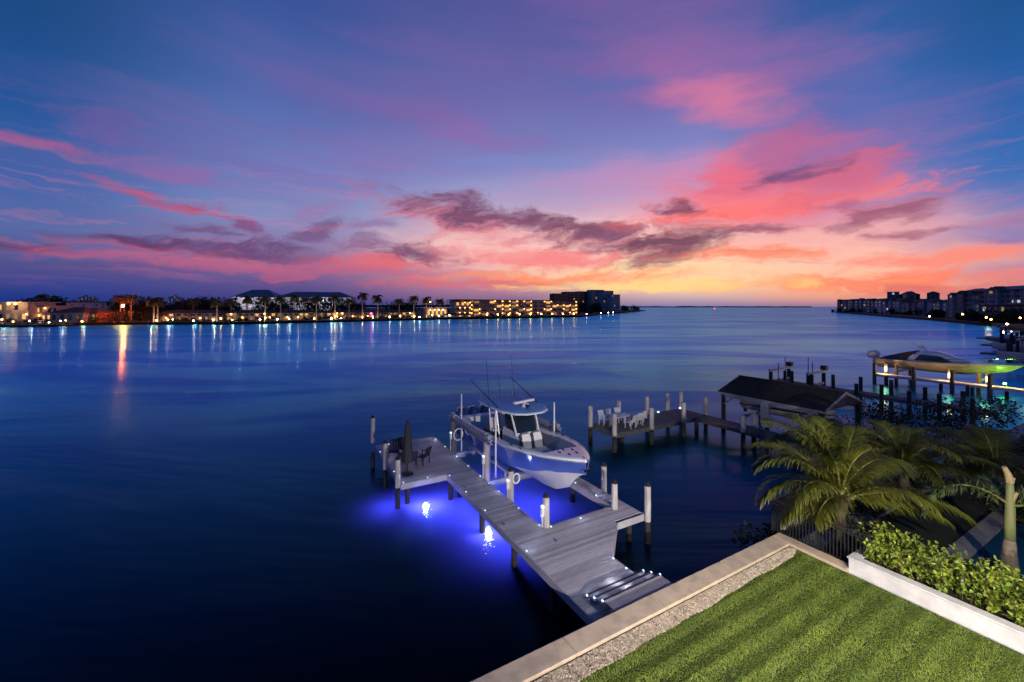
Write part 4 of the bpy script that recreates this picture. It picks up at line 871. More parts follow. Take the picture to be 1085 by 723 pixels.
for a, e, Lf, dr, z, lm_ in ((172, 40, 3.0, 118, 2.35, .42), (6, 38, 2.6, 120, 2.2, .42), (300, 30, 2.2, 110, 2.3, .4), (60, 30, 2.4, 100, 2.3, .4)):
    add_frond(fp, z, R(a), R(e), Lf, R(dr), m='foxfrond', lmax=lm_, n=40, wleaf=.04, hang=.35, plume=True)

def bushy(name, label, c, r, n, m='bush', cat='shrub', ls=.16, group=None, kind=None):
    b = thing(name, label, cat, (c[0], c[1], c[2]), frame='xy', local=True, group=group); lb, sb_ = MB(), MB()
    for i in range(max(6, n // 60)):
        d = rdir(.5); sb_.tube([(0, 0, 0), (d.x * r[0] * .8, d.y * r[1] * .8, abs(d.z) * r[2] * .9)], [.03, .008], 4, False)
    lob = [(Vector((random.gauss(0, .4) * r[0], random.gauss(0, .4) * r[1], random.uniform(.2, .75) * r[2])), random.uniform(.28, .5)) for _ in range(9)]
    for i in range(n):
        c_, f = random.choice(lob); d = rdir(); p = c_ + Vector((d.x * r[0] * f, d.y * r[1] * f, d.z * r[2] * f)) * random.random() ** .4
        if p.z < .02: p.z = random.uniform(.02, .2)
        leaf(lb, p, rdir(.2), rdir(1), ls * random.uniform(.7, 1.3), ls * .5)
    obj('foliage', lb, M[m], b); obj('stems', sb_, M['twig'], b); return b
bushy('mangrove_shrub', 'low dark shrub at the water beside the seawall corner', (10.6, 15.9, .0), (1.5, 1.0, 1.5), 1500)
bushy('mangrove_shrub', 'dark shrub below the black railing', (12.6, 15.8, .9), (1.2, .8, 1.0), 900)
for x, y, r_, h_, lb in ((19.5, 24.0, 2.2, 2.2, 'dark bush behind the palms near the amber dock'), (24.0, 25.5, 2.6, 2.6, 'tall dark bush under the right end of the amber dock'), (29.0, 27.0, 2.8, 2.8, 'dark bush at the right edge below the amber dock'), (20.5, 16.0, 1.5, 1.3, 'dark bush between the dim palm and the pool'), (24.5, 21.5, 2.0, 1.8, 'dark bush behind the foxtail palm'), (14.2, 17.2, 1.2, 1.0, 'dark bush at the foot of the big coconut palm'), (19.0, 19.8, 1.6, 1.6, 'dark bush at the foot of the dim olive palm')):
    bushy('shrub', lb, (x, y, 1.15), (r_, r_, h_), 1500, ls=.22)

# ---------------------------------------------------------------- far shores
def shore(pts, name, back):
    b = MB(); P = [at(x, y, 0) for x, y in pts]; n = len(P)
    poly = [(p.x, p.y) for p in P] + back; b.prism(poly, -1.5, 1.45); tag(obj(name, b, M['farland']), kind='structure')
shore([(-160, 347.5), (0, 346.5), (60, 346), (110, 344.6), (250, 344), (330, 342.3), (400, 340.6), (480, 338.6), (560, 337.4), (616, 336.2), (640, 333.6), (668, 331.3), (684, 329.6)], 'far_bank', [(420, 1900), (300, 2600), (-5000, 2600), (-900, 208)])
P_ = [at(x, y, 0) for x, y in ((1085, 347), (1040, 345), (985, 339.5), (940, 336), (905, 333), (884, 331.2))]
b = MB(); b.prism([(p.x, p.y) for p in P_] + [(690, 860), (2200, 1500), (1500, 400), (420, 150), (330, 165)], -1.5, 1.45); tag(obj('east_bank', b, M['farland']), kind='structure')
b = MB(); b.prism([(p.x, p.y) for p in (W(85, 7.6), W(120, 14), W(170, 26), W(240, 40), W(315, 64), W(420, 40), W(420, -60), W(85, -60))], -1.5, 1.40); tag(obj('near_bank', b, M['farland']), kind='structure')
b = MB()
for (x0, x1, d, h0) in ((640, 860, 5200, 10), (480, 720, 5600, 8), (-200, 500, 6000, 26)):
    n = 24; b.add([(fx(x0 + (x1 - x0) * i / n, d), d, -1) for i in range(n + 1)] + [(fx(x0 + (x1 - x0) * i / n, d), d, h0 + random.uniform(0, 8)) for i in range(n + 1)] + [(fx(x0 + (x1 - x0) * i / n, d), d + 300, h0) for i in range(n + 1)],
                    [(i, i + 1, n + 2 + i, n + 1 + i) for i in range(n)] + [(n + 1 + i, n + 2 + i, 2 * n + 3 + i, 2 * n + 2 + i) for i in range(n)])
tag(obj('headland', b, M['hill']), kind='structure')

WIN = {}
def wmesh(w, h, m):
    k_ = (round(w, 2), round(h, 2), m)
    if k_ not in WIN:
        me = bpy.data.meshes.new('window'); b = MB().box(-w / 2, w / 2, -.06, .04, -h / 2, h / 2); me.from_pydata(b.v, [], b.f); me.materials.append(M[m]); WIN[k_] = me
    return WIN[k_]
def mobj(name, me, loc, parent):
    o = bpy.data.objects.new(name, me); col.objects.link(o); o.location = loc; o.parent = parent; return o
LMP = {}
def lmesh(r, m):
    if (r, m) not in LMP:
        me = bpy.data.meshes.new('lamp'); b = MB().ball((0, 0, 0), r, 8, 6); me.from_pydata(b.v, [], b.f); me.materials.append(M[m]); LMP[(r, m)] = me
    return LMP[(r, m)]
def building(name, label, x0, d0, x1, d1, ytop, depth, storeys, bays, wall, roof='flat', roofm='darkroof', rh=2.5, lit=.2, litm=('lwarm',), winh=.55, winw=.45, balc=False, lamps=0.0, lampm='bwarm', z0=1.45, cat='building', sides=True, group=None, lampr=.22, roofover=.8):
    A = Vector((fx(x0, d0), d0, 0)); B = Vector((fx(x1, d1), d1, 0)); c = (A + B) / 2; w = (B - A).length; rz = math.atan2(B.y - A.y, B.x - A.x)
    H = fz(ytop, (d0 + d1) / 2) - z0
    t = thing(name, label, cat, (c.x, c.y, z0), frame='xy', local=True, rz=rz, group=group)
    hw = H if roof == 'flat' else H - rh
    yb = 1.6 if balc else 0
    wb = MB().box(-w / 2, w / 2, yb, depth, 0, hw); obj('wall', wb, M[wall], t)
    rb = MB(); ov = roofover
    if roof == 'flat': rb.box(-w / 2 - ov, w / 2 + ov, -ov, depth + ov, hw + .01, hw + .55)
    elif roof == 'hip':
        i = min(depth, w) * .42; rb.add([(-w / 2 - ov, -ov, hw + .01), (w / 2 + ov, -ov, hw + .01), (w / 2 + ov, depth + ov, hw + .01), (-w / 2 - ov, depth + ov, hw + .01), (-w / 2 + i, depth / 2 - .1, hw + rh), (w / 2 - i, depth / 2 - .1, hw + rh), (w / 2 - i, depth / 2 + .1, hw + rh), (-w / 2 + i, depth / 2 + .1, hw + rh)],
                          [(0, 3, 2, 1), (0, 1, 5, 4), (1, 2, 6, 5), (2, 3, 7, 6), (3, 0, 4, 7), (4, 5, 6, 7)])
    else:
        rb.add([(-w / 2 - ov, -ov, hw + .01), (w / 2 + ov, -ov, hw + .01), (w / 2 + ov, depth + ov, hw + .01), (-w / 2 - ov, depth + ov, hw + .01), (-w / 2 - ov, depth / 2, hw + rh), (w / 2 + ov, depth / 2, hw + rh)], [(0, 3, 2, 1), (0, 1, 5, 4), (2, 3, 4, 5), (1, 2, 5), (3, 0, 4)])
    ro = obj('roof', rb, M[roofm], t)
    if balc and roof == 'flat': pass
    sh = hw / storeys; bw = w / bays
    for s in range(storeys):
        if balc:
            if s: 
                sl = obj('balcony', MB().box(-w / 2, w / 2, 0, yb - .02, s * sh - .15, s * sh + .08), M['slab'], t)
                rl_ = MB().box(-w / 2, w / 2, .02, .07, s * sh + .95, s * sh + 1.02)
                for i in range(int(w / 1.2)): x = -w / 2 + (i + .5) * w / int(w / 1.2); rl_.box(x - .03, x + .03, .03, .06, s * sh + .08, s * sh + .95)
                obj('railing', rl_, M['slab'], sl)
        for i in range(bays):
            x = -w / 2 + (i + .5) * bw; q = random.random(); m = random.choice(litm) if q < lit else 'darkwin'
            mobj('window', wmesh(bw * winw, sh * winh, m), (x + random.uniform(-.05, .05) * bw, yb, (s + .52) * sh), t)
            if lamps and random.random() < lamps: mobj('wall_lamp', lmesh(lampr, lampm), (x + bw * .38, yb - .55, (s + .78) * sh), t)
    if balc:
        for i in range(bays + 1):
            x = -w / 2 + i * bw
            if i in (0, bays) or i % 2 == 0: obj('divider', MB().box(x - .12, x + .12, .1, yb - .02, 0, hw - .02), M[wall], t)
    return t
# left shore, from the left edge
building('house', 'long low house with a bright lit flat canopy at the far left', -30, 232, 30, 232, 321, 14, 2, 7, 'stucco', roofm='slab', lit=.4, litm=('lwarm', 'lsoft'), lamps=.12, roofover=1.6)
building('house', 'low warm-lit house between the bright canopy house and the dark gabled house', 31, 236, 61, 238, 325, 12, 2, 5, 'stucco', roofm='slab', lit=.5, litm=('lwarm', 'lsoft'), lamps=.2)
building('house', 'dark gable-roofed waterfront house with one pale bay at the left', 53, 217, 88, 217, 325.5, 14, 1, 4, 'darkstucco', roof='hip', rh=3.0, lit=.15, litm=('lsoft',))
building('house', 'brown low house with dim porch right of the dark gabled house', 80, 221, 102, 221, 326.5, 10, 1, 4, 'tileroof', roof='hip', rh=2.4, lit=.5, litm=('lsoft',))
building('building', 'long plain pink-white flat-roofed block behind the dark gabled house', 70, 262, 120, 268, 320.5, 18, 3, 4, 'whitestucco', lit=.12, litm=('lsoft',), winw=.12, winh=.25)
lr = [(168, 236, 236, 241, 'leftmost cream two-storey waterfront condo row with warm ground-floor lights'), (239, 241, 292, 252, 'cream two-storey condo row below the tall white hip-roofed block'), (294, 252, 344, 268, 'cream two-storey condo row in the middle of the palm line'),
      (347, 269, 396, 292, 'cream two-storey condo row below the blue-roofed block'), (398, 293, 440, 312, 'cream two-storey condo row, right of the others before the pavilion')]
for x0, d0, x1, d1, lb in lr: building('condo_row', lb, x0, d0, x1, d1, 328.6, 11, 2, 9, 'stucco', roof='hip', rh=1.8, lit=.42, litm=('lwarm', 'lsoft', 'lsoft'), balc=True, lamps=.22, winw=.6, cat='condo building')
building('apartment_building', 'tall white hip-roofed block glowing above the palm line', 246, 340, 292, 345, 306.6, 24, 5, 6, 'whitestucco', roof='hip', roofm='blueroof', rh=6.5, lit=.3, litm=('lwhite', 'lsoft'), winw=.5, winh=.5)
building('apartment_building', 'long white block with blue roof and bright windows behind the palms', 292, 352, 372, 365, 309, 26, 4, 12, 'whitestucco', roof='hip', roofm='blueroof', rh=5, lit=.35, litm=('lwhite',), winw=.55, winh=.5)
for px, d, z, e in ((249, 334, 12, 1700), (258, 335, 16, 1500), (276, 337, 10, 900), (300, 347, 16, 700), (318, 348, 14, 1000), (338, 352, 15, 1400), (347, 353, 10, 1700), (360, 356, 14, 900)):
    point('facade_flood', (fx(px, d), d - 3, z), e, (.92, .9, 1) if px < 270 or px > 290 else (1, .75, .6), .3)
cond = building('condo_building', 'long four-storey condo with every balcony lit amber', 484, 337, 612, 398, 318.6, 16, 4, 17, 'stucco', lit=.5, litm=('lwarm', 'lsoft'), balc=True, lamps=.6, lampm='bcond', winw=.6, cat='condo building', lampr=.26, roofover=1.2)
building('stair_tower', 'short amber-lit wing standing forward at the left of the long condo', 483, 331, 499, 336, 319.5, 8, 3, 3, 'stucco', lit=.6, balc=True, lamps=.9, lampm='bcond', lampr=.26, cat='building')
building('pavilion', 'low white canopy pavilion glowing left of the long condo', 452, 318, 474, 326, 326.2, 8, 1, 5, 'stucco', roofm='slab', lit=.9, lamps=.8, lampm='bwhite', roofover=2.5)
building('boathouse', 'low dark waterfront building with lit doors before the long condo', 470, 322, 500, 333, 331.8, 8, 1, 6, 'stucco', roof='hip', rh=1.6, lit=.7, litm=('lwarm', 'lwhite'))
for x0, x1, yt, d, lb in ((587, 600, 311.5, 640, 'dark condo tower, leftmost of the cluster beyond the long condo'), (599, 614, 309.6, 655, 'dark stepped condo tower with reddish west face'), (613, 626, 309.2, 670, 'dark condo tower with a warm lit edge, third in the far cluster'),
                          (627, 640, 307.6, 660, 'tallest blue-grey condo tower of the far cluster'), (639, 650, 308.6, 650, 'blue-grey condo tower just right of the tallest'), (648, 657, 312.5, 640, 'lowest condo tower at the right end of the far cluster')):
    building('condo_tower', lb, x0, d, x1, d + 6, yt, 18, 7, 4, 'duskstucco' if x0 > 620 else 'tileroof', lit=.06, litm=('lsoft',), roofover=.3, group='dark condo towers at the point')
# skyline far behind
SK = ((84, 315.2), (87, 314.2), (90.5, 312.8), (94, 315), (98, 314.3), (101, 315.6)); 
for i, (x, y) in enumerate(SK + ((179, 314.8), (182, 314), (185, 312.6), (188, 314.6), (191, 315.4))):
    d = 3300; lb = ('%s lit skyline tower in the distant city %s' % (('first', 'second', 'third and tallest', 'fourth', 'fifth', 'last')[i], 'behind the pink-white block') if i < 6 else '%s distant skyline tower above the left condo row' % ('first', 'second', 'third and tallest', 'fourth', 'last')[i - 6])
    t = thing('tower', lb, 'tower', (fx(x, d), d, 1), frame='xy', local=True, group='distant city towers'); h = fz(y, d); w = random.uniform(7, 11)
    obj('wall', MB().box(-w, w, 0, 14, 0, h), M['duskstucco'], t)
    for j in range(3): mobj('window', wmesh(4, 4, random.choice(('lwhite', 'lsoft', 'lsoft'))), (random.uniform(-w + 5, w - 5), -.1, h * random.uniform(.45, .92)), t)

# palms on the far shore: three kinds built once, then copied
def far_palm(label, h, seed, m='farpalm'):
    random.seed(seed); t = thing('palm_tree', label, 'palm tree', (0, 0, 0), frame='xy', local=True, group='palms along the far shore')
    obj('trunk', MB().tube([(0, 0, 0), (.1, 0, h * .5), (.0, 0, h)], [.34, .26, .2], 7), M['palmstem'], t); b = MB()
    for i in range(24):
        a = i * 2.4 + random.uniform(-.2, .2); e = R(random.uniform(-5, 85)); Lf = random.uniform(2.6, 3.4); p = Vector((0, 0, h)); ang = e; pts = []
        for q in range(7): pts.append((p.copy(), ang)); p = p + Lf / 6 * Vector((math.cos(ang) * math.cos(a), math.cos(ang) * math.sin(a), math.sin(ang))); ang -= R(19)
        sd = Vector((-math.sin(a), math.cos(a), 0))
        for (p0, _), (p1, _) in zip(pts[:-1], pts[1:]):
            for sg in (1, -1):
                for f in (0, .33, .66):
                    q0 = p0.lerp(p1, f); q1 = p0.lerp(p1, f + .42); tip = q1 + sd * sg * 1.0 + (p1 - p0) * .7 + Vector((0, 0, -.45 + random.uniform(-.15, .2))); b.add([q0, q1, tip], [(0, 1, 2)])
    obj('crown', b, M[m], t); return t
protos = [far_palm('x', 1.0, 31), far_palm('x', 1.0, 32), far_palm('x', 1.0, 33)]
def put_palm(i, px, ytop, d, label, ul=0, ulc=(1, .7, .35), scale=1.0):
    z0 = 1.45; top_ = fz(ytop, d) - z0; s = top_ / 1.0
    pr = protos[i % 3]; c = pr.copy(); col.objects.link(c); c.location = (fx(px, d), d, z0); c.rotation_euler.z = i * 1.7; c['label'] = label
    for ch in [q for q in bpy.data.objects if q.parent == pr]:
        k_ = ch.copy(); col.objects.link(k_); k_.parent = c
        if k_.name.startswith('trunk'): k_.scale = (scale, scale, max(.2, top_ - 1.6 * scale))
        else: k_.scale = (scale,) * 3; k_.location.z = top_ - 1.6 * scale - 1.0 * scale
    if ul: point('palm_uplight', (fx(px, d) + .8, d - 2.6, z0 + 1.0), ul, ulc, .1)
PALMS = [(163, 314.5, 224, 'lit palm, left one of the bright pair right of the orange lamp', 420, 1.4), (167, 315, 227, 'lit palm, right one of the bright pair right of the orange lamp', 380, 1.4), (128, 312, 236, 'dark palm left of the orange street lamp', 0, 1.5), (139, 312, 238, 'dark palm just right of the orange street lamp', 0, 1.5),
         (45, 311, 262, 'dark palm standing above the far left houses', 0, 1.5), (230, 316.5, 230, 'dim lit palm left of the tall white block', 120, 1.3), (262, 313, 262, 'dark palm before the left face of the tall white block', 0, 1.4), (281, 313, 240, 'brightest lit palm, before the right face of the tall white block', 520, 1.4),
         (297, 313.5, 252, 'palm just right of the tall white block', 60, 1.3), (312, 311, 262, 'dark palm before the left end of the blue-roofed block', 0, 1.4), (323, 314, 268, 'small dark palm before the middle of the blue-roofed block', 0, 1.2), (335, 313, 256, 'palm with a softly lit trunk before the blue-roofed block', 110, 1.3),
         (355, 312, 262, 'golden lit palm near the right end of the blue-roofed block', 520, 1.45), (370, 317, 275, 'small dark palm right of the blue-roofed block', 0, 1.2), (384, 309.8, 276, 'tall palm right of the blue-roofed block', 130, 1.5), (400, 312, 282, 'tall dark palm, next to right after the tallest one', 70, 1.5),
         (423, 316, 300, 'dark palm left of the twin lit palms', 0, 1.5), (438.5, 313.2, 303, 'golden lit palm, left of the twin palms before the pavilion', 480, 1.5), (452, 314, 307, 'golden lit palm, right of the twin palms before the pavilion', 420, 1.5), (466, 316, 322, 'dark palm behind the glowing pavilion', 0, 1.5), (245, 316, 250, 'dark palm at the left edge of the tall white block', 0, 1.3), (205, 316, 255, 'dark palm behind the leftmost condo row', 0, 1.3)]
for i, (px, yt, d, lb, ul, s) in enumerate(PALMS): put_palm(i, px, yt, d, lb, ul * 1.8, scale=s * 1.0)
for pr in protos:
    for ch in [q for q in bpy.data.objects if q.parent == pr]: bpy.data.objects.remove(ch)
    bpy.data.objects.remove(pr)
# belt of dark trees behind the houses and shrubs in front: read as masses
def belt(name, label, segs, m='farleaf'):
    b = MB()
    for x0, x1, d0, d1, ya, yb_, n, ls in segs:
        nl = max(3, int((x1 - x0) / 5)); lob = []
        for i in range(nl):
            f = random.random(); d = d0 + (d1 - d0) * f; x = x0 + (x1 - x0) * f; yt = random.uniform(ya, yb_); ht = fz(yt, d) - 1.4; lob.append((fx(x, d), d + random.uniform(0, 5), ht, random.uniform(.35, .5) * max(ht, 3)))
        for i in range(n):
            x, y, ht, r_ = random.choice(lob); d = rdir(.1); q = random.random() ** .35
            p = Vector((x + d.x * r_ * q * 1.25, y + d.y * r_ * q, 1.4 + max(.1, ht - r_ + d.z * r_ * q)))
            if random.random() < .3: p.z = 1.4 + random.random() * ht * .6
            leaf(b, p, rdir(), rdir(.6), ls * random.uniform(.7, 1.4), ls * .7)
    o = obj(name, b, M[m]); tag(o, label, 'trees', kind='stuff')
belt('tree_belt', 'dark belt of trees behind the far shore houses', [(15, 65, 275, 280, 312.5, 319, 2600, 1.7), (60, 125, 300, 305, 317.5, 320, 900, 1.4), (118, 160, 246, 250, 313, 322, 2200, 1.5), (150, 250, 265, 272, 315, 322, 3600, 1.6), (195, 232, 262, 265, 313.5, 317, 1800, 1.5),
                                                                           (240, 300, 285, 300, 312.5, 322, 1700, 1.3), (296, 384, 292, 330, 313, 321, 3200, 1.3), (370, 490, 335, 370, 317, 323, 2400, 1.5), (600, 672, 600, 720, 319.5, 324, 1300, 2.6), (655, 684, 700, 900, 323, 325.5, 500, 2.6)])
belt('waterfront_shrubs', 'dark shrubs and hedges along the far seawall', [(-10, 100, 219, 216, 335, 340, 1500, .7), (100, 168, 224, 226, 326, 338, 1500, .8), (168, 300, 228, 242, 336, 340, 1500, .7), (300, 480, 246, 326, 333.5, 337.5, 2200, .8), (480, 612, 330, 384, 333, 335.5, 900, .8), (612, 650, 420, 560, 329, 331.5, 500, 1.2)])

# lamps along the far seawall
ORD = ['first', 'second', 'third', 'fourth', 'fifth', 'sixth', 'seventh', 'eighth', 'ninth', 'tenth', 'eleventh', 'twelfth', 'thirteenth', 'fourteenth', 'fifteenth', 'sixteenth', 'seventeenth', 'eighteenth', 'nineteenth', 'twentieth', 'twenty-first', 'twenty-second', 'twenty-third', 'twenty-fourth', 'twenty-fifth', 'twenty-sixth', 'twenty-seventh', 'twenty-eighth', 'twenty-ninth', 'thirtieth', 'thirty-first', 'thirty-second']
SH = [(-160, 347.5), (0, 346.5), (60, 346), (110, 344.6), (250, 344), (330, 342.3), (400, 340.6), (480, 338.6), (560, 337.4), (616, 336.2), (640, 333.6), (668, 331.3)]
def shore_d(px): return CAM_H * FPX / (np.interp(px, [p[0] for p in SH], [p[1] for p in SH]) - HYP)
LAMPS = [(2, 3.2, 'bwarm', .3), (14, 2.2, 'bwarm', .24), (31, 2.4, 'bwhite', .24), (52, 1.6, 'bwhite', .24), (64, 2.4, 'bwhite', .2), (69.5, 2.6, 'bwarm', .2), (87, 1.8, 'bwarm', .34), (166, 2.0, 'bwarm', .32), (178, 2.2, 'bwhite', .3), (183, 2.6, 'bwhite', .22), (205, 1.8, 'bwhite', .32), (212, 3.2, 'bwarm', .3), (226, 2.0, 'bwhite', .34), (234, 2.8, 'bwarm', .4), (246, 2.2, 'bwhite', .26),
         (275.5, 2.0, 'bwhite', .4), (281, 3.0, 'bwarm', .36), (294, 2.0, 'bwhite', .38), (306.5, 2.4, 'bwhite', .3), (333, 2.2, 'bwarm', .34), (351, 2.0, 'bwhite', .45), (355.5, 3.4, 'bwarm', .36), (361, 2.2, 'bwhite', .24), (384, 2.4, 'bwarm', .26), (395, 2.2, 'bwhite', .3), (413, 2.2, 'bwhite', .44), (424, 2.8, 'bwarm', .4), (439, 2.4, 'bwarm', .4), (444.5, 2.0, 'bwhite', .36), (458, 3.0, 'bwhite', .34), (465, 2.4, 'bwhite', .4), (476, 2.8, 'bwhite', .44)]
for i, (px, h, m, r_) in enumerate(LAMPS):
    d = shore_d(px) + 1.2; x = fx(px, d)
    t = thing('garden_lamp', '%s %s lamp from the left along the far left seawall' % (ORD[i], 'small white' if m == 'bwhite' else 'small warm'), 'lamp', (x, d, 1.45), frame='xy', local=True, group='small lamps along the far seawall')
    obj('post', MB().tube([(0, 0, 0), (0, 0, h - 1.45 + r_ * .2)], .06, 5), M['black'], t); mobj('globe', lmesh(r_, m), (0, 0, max(h - 1.45, .3) + r_), t)
    if i % 2 == 0: point('garden_light', (x, d + 1.0, h + 1.0), 260, (1, .72, .42) if m == 'bwarm' else (1, .88, .72), .2)
for px, h, m, r_, lb, nm, c_, e_ in ((131, 10.0, 'sodium', .55, 'glaring orange street lamp on a tall pole between dark palms', 'street_lamp', (1, .58, .25), 900), (393.5, 5.0, 'bmag', .42, 'small magenta-red light among the shrubs right of the tall palm', 'garden_lamp', (1, .05, .3), 120), (456, 13, 'bwarm', .3, 'small red-white lamp above the pavilion canopy', 'street_lamp', (1, .6, .4), 0)):
    d = shore_d(px) + 4; t = thing(nm, lb, 'lamp', (fx(px, d), d, 1.45), frame='xy', local=True)
    obj('post', MB().tube([(0, 0, 0), (0, 0, h - 1.45)], [.14, .08], 6), M['black'], t); mobj('lamp_head', lmesh(r_, m), (0, -.3, h - 1.45 + .1), t)
    if e_: point('street_light', (fx(px, d), d - .8, h), e_, c_, .3)
for i in range(9):
    px = 516 + i * 11.5; d = shore_d(px) + 1.5; t = thing('garden_lamp', '%s amber lamp from the left on the seawall below the long condo' % ORD[i], 'lamp', (fx(px, d), d, 1.45), frame='xy', local=True, group='amber lamps below the long condo')
    obj('post', MB().tube([(0, 0, 0), (0, 0, 1.6)], .07, 5), M['black'], t); mobj('globe', lmesh(.5, 'bwarm'), (0, 0, 1.9), t)
# canopy house floods and lights at the point
for px, lb in ((11, 'bright floodlight on the flat canopy, left of two'), (18, 'bright floodlight on the flat canopy, right of two')):
    t = thing('floodlight', lb, 'floodlight', (fx(px, 230), 229.2, fz(321.5, 230)), frame='xy', local=True); mobj('lamp_head', lmesh(.5, 'bwarm'), (0, 0, -.2), t); obj('bracket', MB().box(-.08, .08, .1, 1.4, -.1, .05), M['black'], t); point('flood_lamp', (fx(px, 230), 227.5, fz(323.5, 230)), 380, (1, .75, .45), .3)
for i, (px, py, d) in enumerate(((621, 333.5, 420), (636, 332.5, 470), (644, 332, 500), (649, 331.6, 520))):
    t = thing('dock_lamp', '%s white dock lamp from the left beyond the long condo' % ORD[i], 'lamp', (fx(px, d), d - 3, 1.2), frame='xy', local=True, group='white dock lamps at the point'); obj('post', MB().tube([(0, 0, -2), (0, 0, 1.0)], .12, 5), M['black'], t); mobj('globe', lmesh(.4, 'bwhite'), (0, 0, 1.3), t)
# small docks and boats on the far left shore
for px, w, lb in ((18, 22, 'low dark dock at the far left edge of the water'), (58, 16, 'low dark dock in front of the dark gabled house'), (645, 60, 'low dark dock running off the point past the long condo')):
    d = shore_d(px) - 3; t = thing('dock', lb, 'dock', (fx(px, d), d, 0), frame='xy', local=True); obj('deck', MB().box(-w / 2, w / 2, -2, 2.5, .9, 1.1), M['olddeck'], t)
    for i in range(7): obj('piling', MB().tube([(-w / 2 + w * i / 6, -2.1, -2), (-w / 2 + w * i / 6, -2.1, 2.0)], .18, 6), M['pile'], t)
def small_boat(label, loc, rz, s=1.0, m='whitepaint', cat='boat', cabin=True):
    t = thing('motorboat', label, cat, loc, frame='xy', local=True, rz=rz); rr = []
    for i in range(13):
        y = i / 12; w = 1.2 * s * (1 - max(0, (y - .5) / .5) ** 2 * .97); zk = -.1 + .6 * max(0, (y - .6) / .4) ** 2; rr.append([(w, y * 8 * s, 1.1 * s + .3 * y), (w * .8, y * 8 * s, zk + .25), (0, y * 8 * s, zk), (-w * .8, y * 8 * s, zk + .25), (-w, y * 8 * s, 1.1 * s + .3 * y)])
    obj('hull', MB().loft(rr, False, True), M[m], t, smooth=True); obj('deck', MB().loft([[r0[0], r0[-1]] for r0 in rr]), M['dimpaint'], t)
    if cabin: obj('console', MB().box(-.6 * s, .6 * s, 2.6 * s, 4.4 * s, 1.0 * s, 2.0 * s), M['white'], t, bevel=.1); obj('windscreen', MB().box(-.55 * s, .55 * s, 4.42 * s, 4.48 * s, 1.6 * s, 2.4 * s), M['glass'], t); obj('hardtop', MB().box(-.9 * s, .9 * s, 2.0 * s, 4.4 * s, 2.9 * s, 3.0 * s), M['white'], t); obj('hardtop_posts', MB().bar((-.7 * s, 2.2 * s, 1.0), (-.7 * s, 2.2 * s, 2.9 * s), .08).bar((.7 * s, 2.2 * s, 1.0), (.7 * s, 2.2 * s, 2.9 * s), .08).bar((.7 * s, 4.2 * s, 1.0), (.7 * s, 4.2 * s, 2.9 * s), .08), M['white'], t)
    obj('outboard_motor', MB().box(-.25 * s, .25 * s, -.6 * s, -.05, .6 * s, 1.5 * s).box(-.1, .1, -.5 * s, -.2 * s, -.3, .6 * s), M['black'], t, bevel=.08); return t
small_boat('small white boat moored at the dark dock before the gabled house', (fx(48, 206), 206, .1), R(80), .9)
small_boat('white boat moored beside the low dock at the far left edge', (fx(8, 204), 204, .1), R(95), .9)
nm = thing('channel_marker', 'tiny red-lit channel marker out on the open water', 'marker', (fx(757, 1150), 1150, 0), frame='xy', local=True)
obj('post', MB().tube([(0, 0, -3), (0, 0, 3.5)], .4, 6), M['tileroof'], nm); obj('dayboard', MB().prism([(-.9, 3.6), (.9, 3.6), (0, 5.2)], 0, .3), M['bred'], nm).rotation_euler.x = R(90)

# ---------------------------------------------------------------- right shore
def rb(px0, d0, px1, d1, yt, st, bays, lb, wall='darkstucco', roof='hip', rh=3, lit=.05, dep=14, nm='condo_building', **kw):
    t = building(nm, lb, px0, d0, px1, d1, yt, dep, st, bays, wall, roof=roof, rh=rh, lit=lit, litm=('lsoft', 'lwhite'), cat='condo building', group='dark condos on the right shore', **kw)
    A = Vector((fx(px0, d0), d0, 0)); B = Vector((fx(px1, d1), d1, 0)); w = (B - A).length; H = fz(yt, (d0 + d1) / 2) - 1.45
    if roof == 'hip' and w < 60:
        for q in range(2):
            x = w * random.uniform(-.32, .32); a = random.uniform(2.0, 3.4); e = random.uniform(-1.0, 1.6); tu = MB().box(x - a, x + a, -1.2, 4, 0, H - rh + e)
            p = obj('bay_front', tu, M[random.choice(('duskstucco', 'darkstucco', 'duskstucco'))], t); rf_ = MB(); z_ = H - rh + e + .01
            rf_.add([(x - a - .5, -1.8, z_), (x + a + .5, -1.8, z_), (x + a + .5, 4.5, z_), (x - a - .5, 4.5, z_), (x, -1.4, z_ + 2.2), (x, 4.0, z_ + 2.2)], [(0, 3, 2, 1), (0, 1, 4), (1, 2, 5, 4), (2, 3, 5), (3, 0, 4, 5)]); obj('bay_roof', rf_, M[random.choice(('darkroof', 'tileroof', 'blueroof'))], p)
            for s_ in range(st): mobj('window', wmesh(a * .9, 1.7, 'darkwin' if random.random() > .12 else 'lsoft'), (x, -1.22, (s_ + .55) * (H - rh) / st), t)
    return t
rb(887, 690, 897, 655, 317.5, 4, 3, 'dark gabled condo, leftmost on the right shore')
rb(898, 645, 909, 600, 316.8, 4, 3, 'dark gabled condo, second from the left on the right shore')
rb(910, 590, 922, 550, 316.5, 4, 3, 'dark gabled condo, third from the left on the right shore', lit=.12)
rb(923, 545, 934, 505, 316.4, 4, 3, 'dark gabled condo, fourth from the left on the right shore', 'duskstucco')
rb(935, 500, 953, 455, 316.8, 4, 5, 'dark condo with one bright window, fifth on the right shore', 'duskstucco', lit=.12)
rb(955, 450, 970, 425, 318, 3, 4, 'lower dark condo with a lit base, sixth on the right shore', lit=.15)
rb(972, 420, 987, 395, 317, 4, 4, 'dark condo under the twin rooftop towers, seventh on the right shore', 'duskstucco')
rb(988, 390, 1003, 360, 317.5, 3, 4, 'pale-fronted condo just left of the big hotel', 'duskstucco', lit=.15)
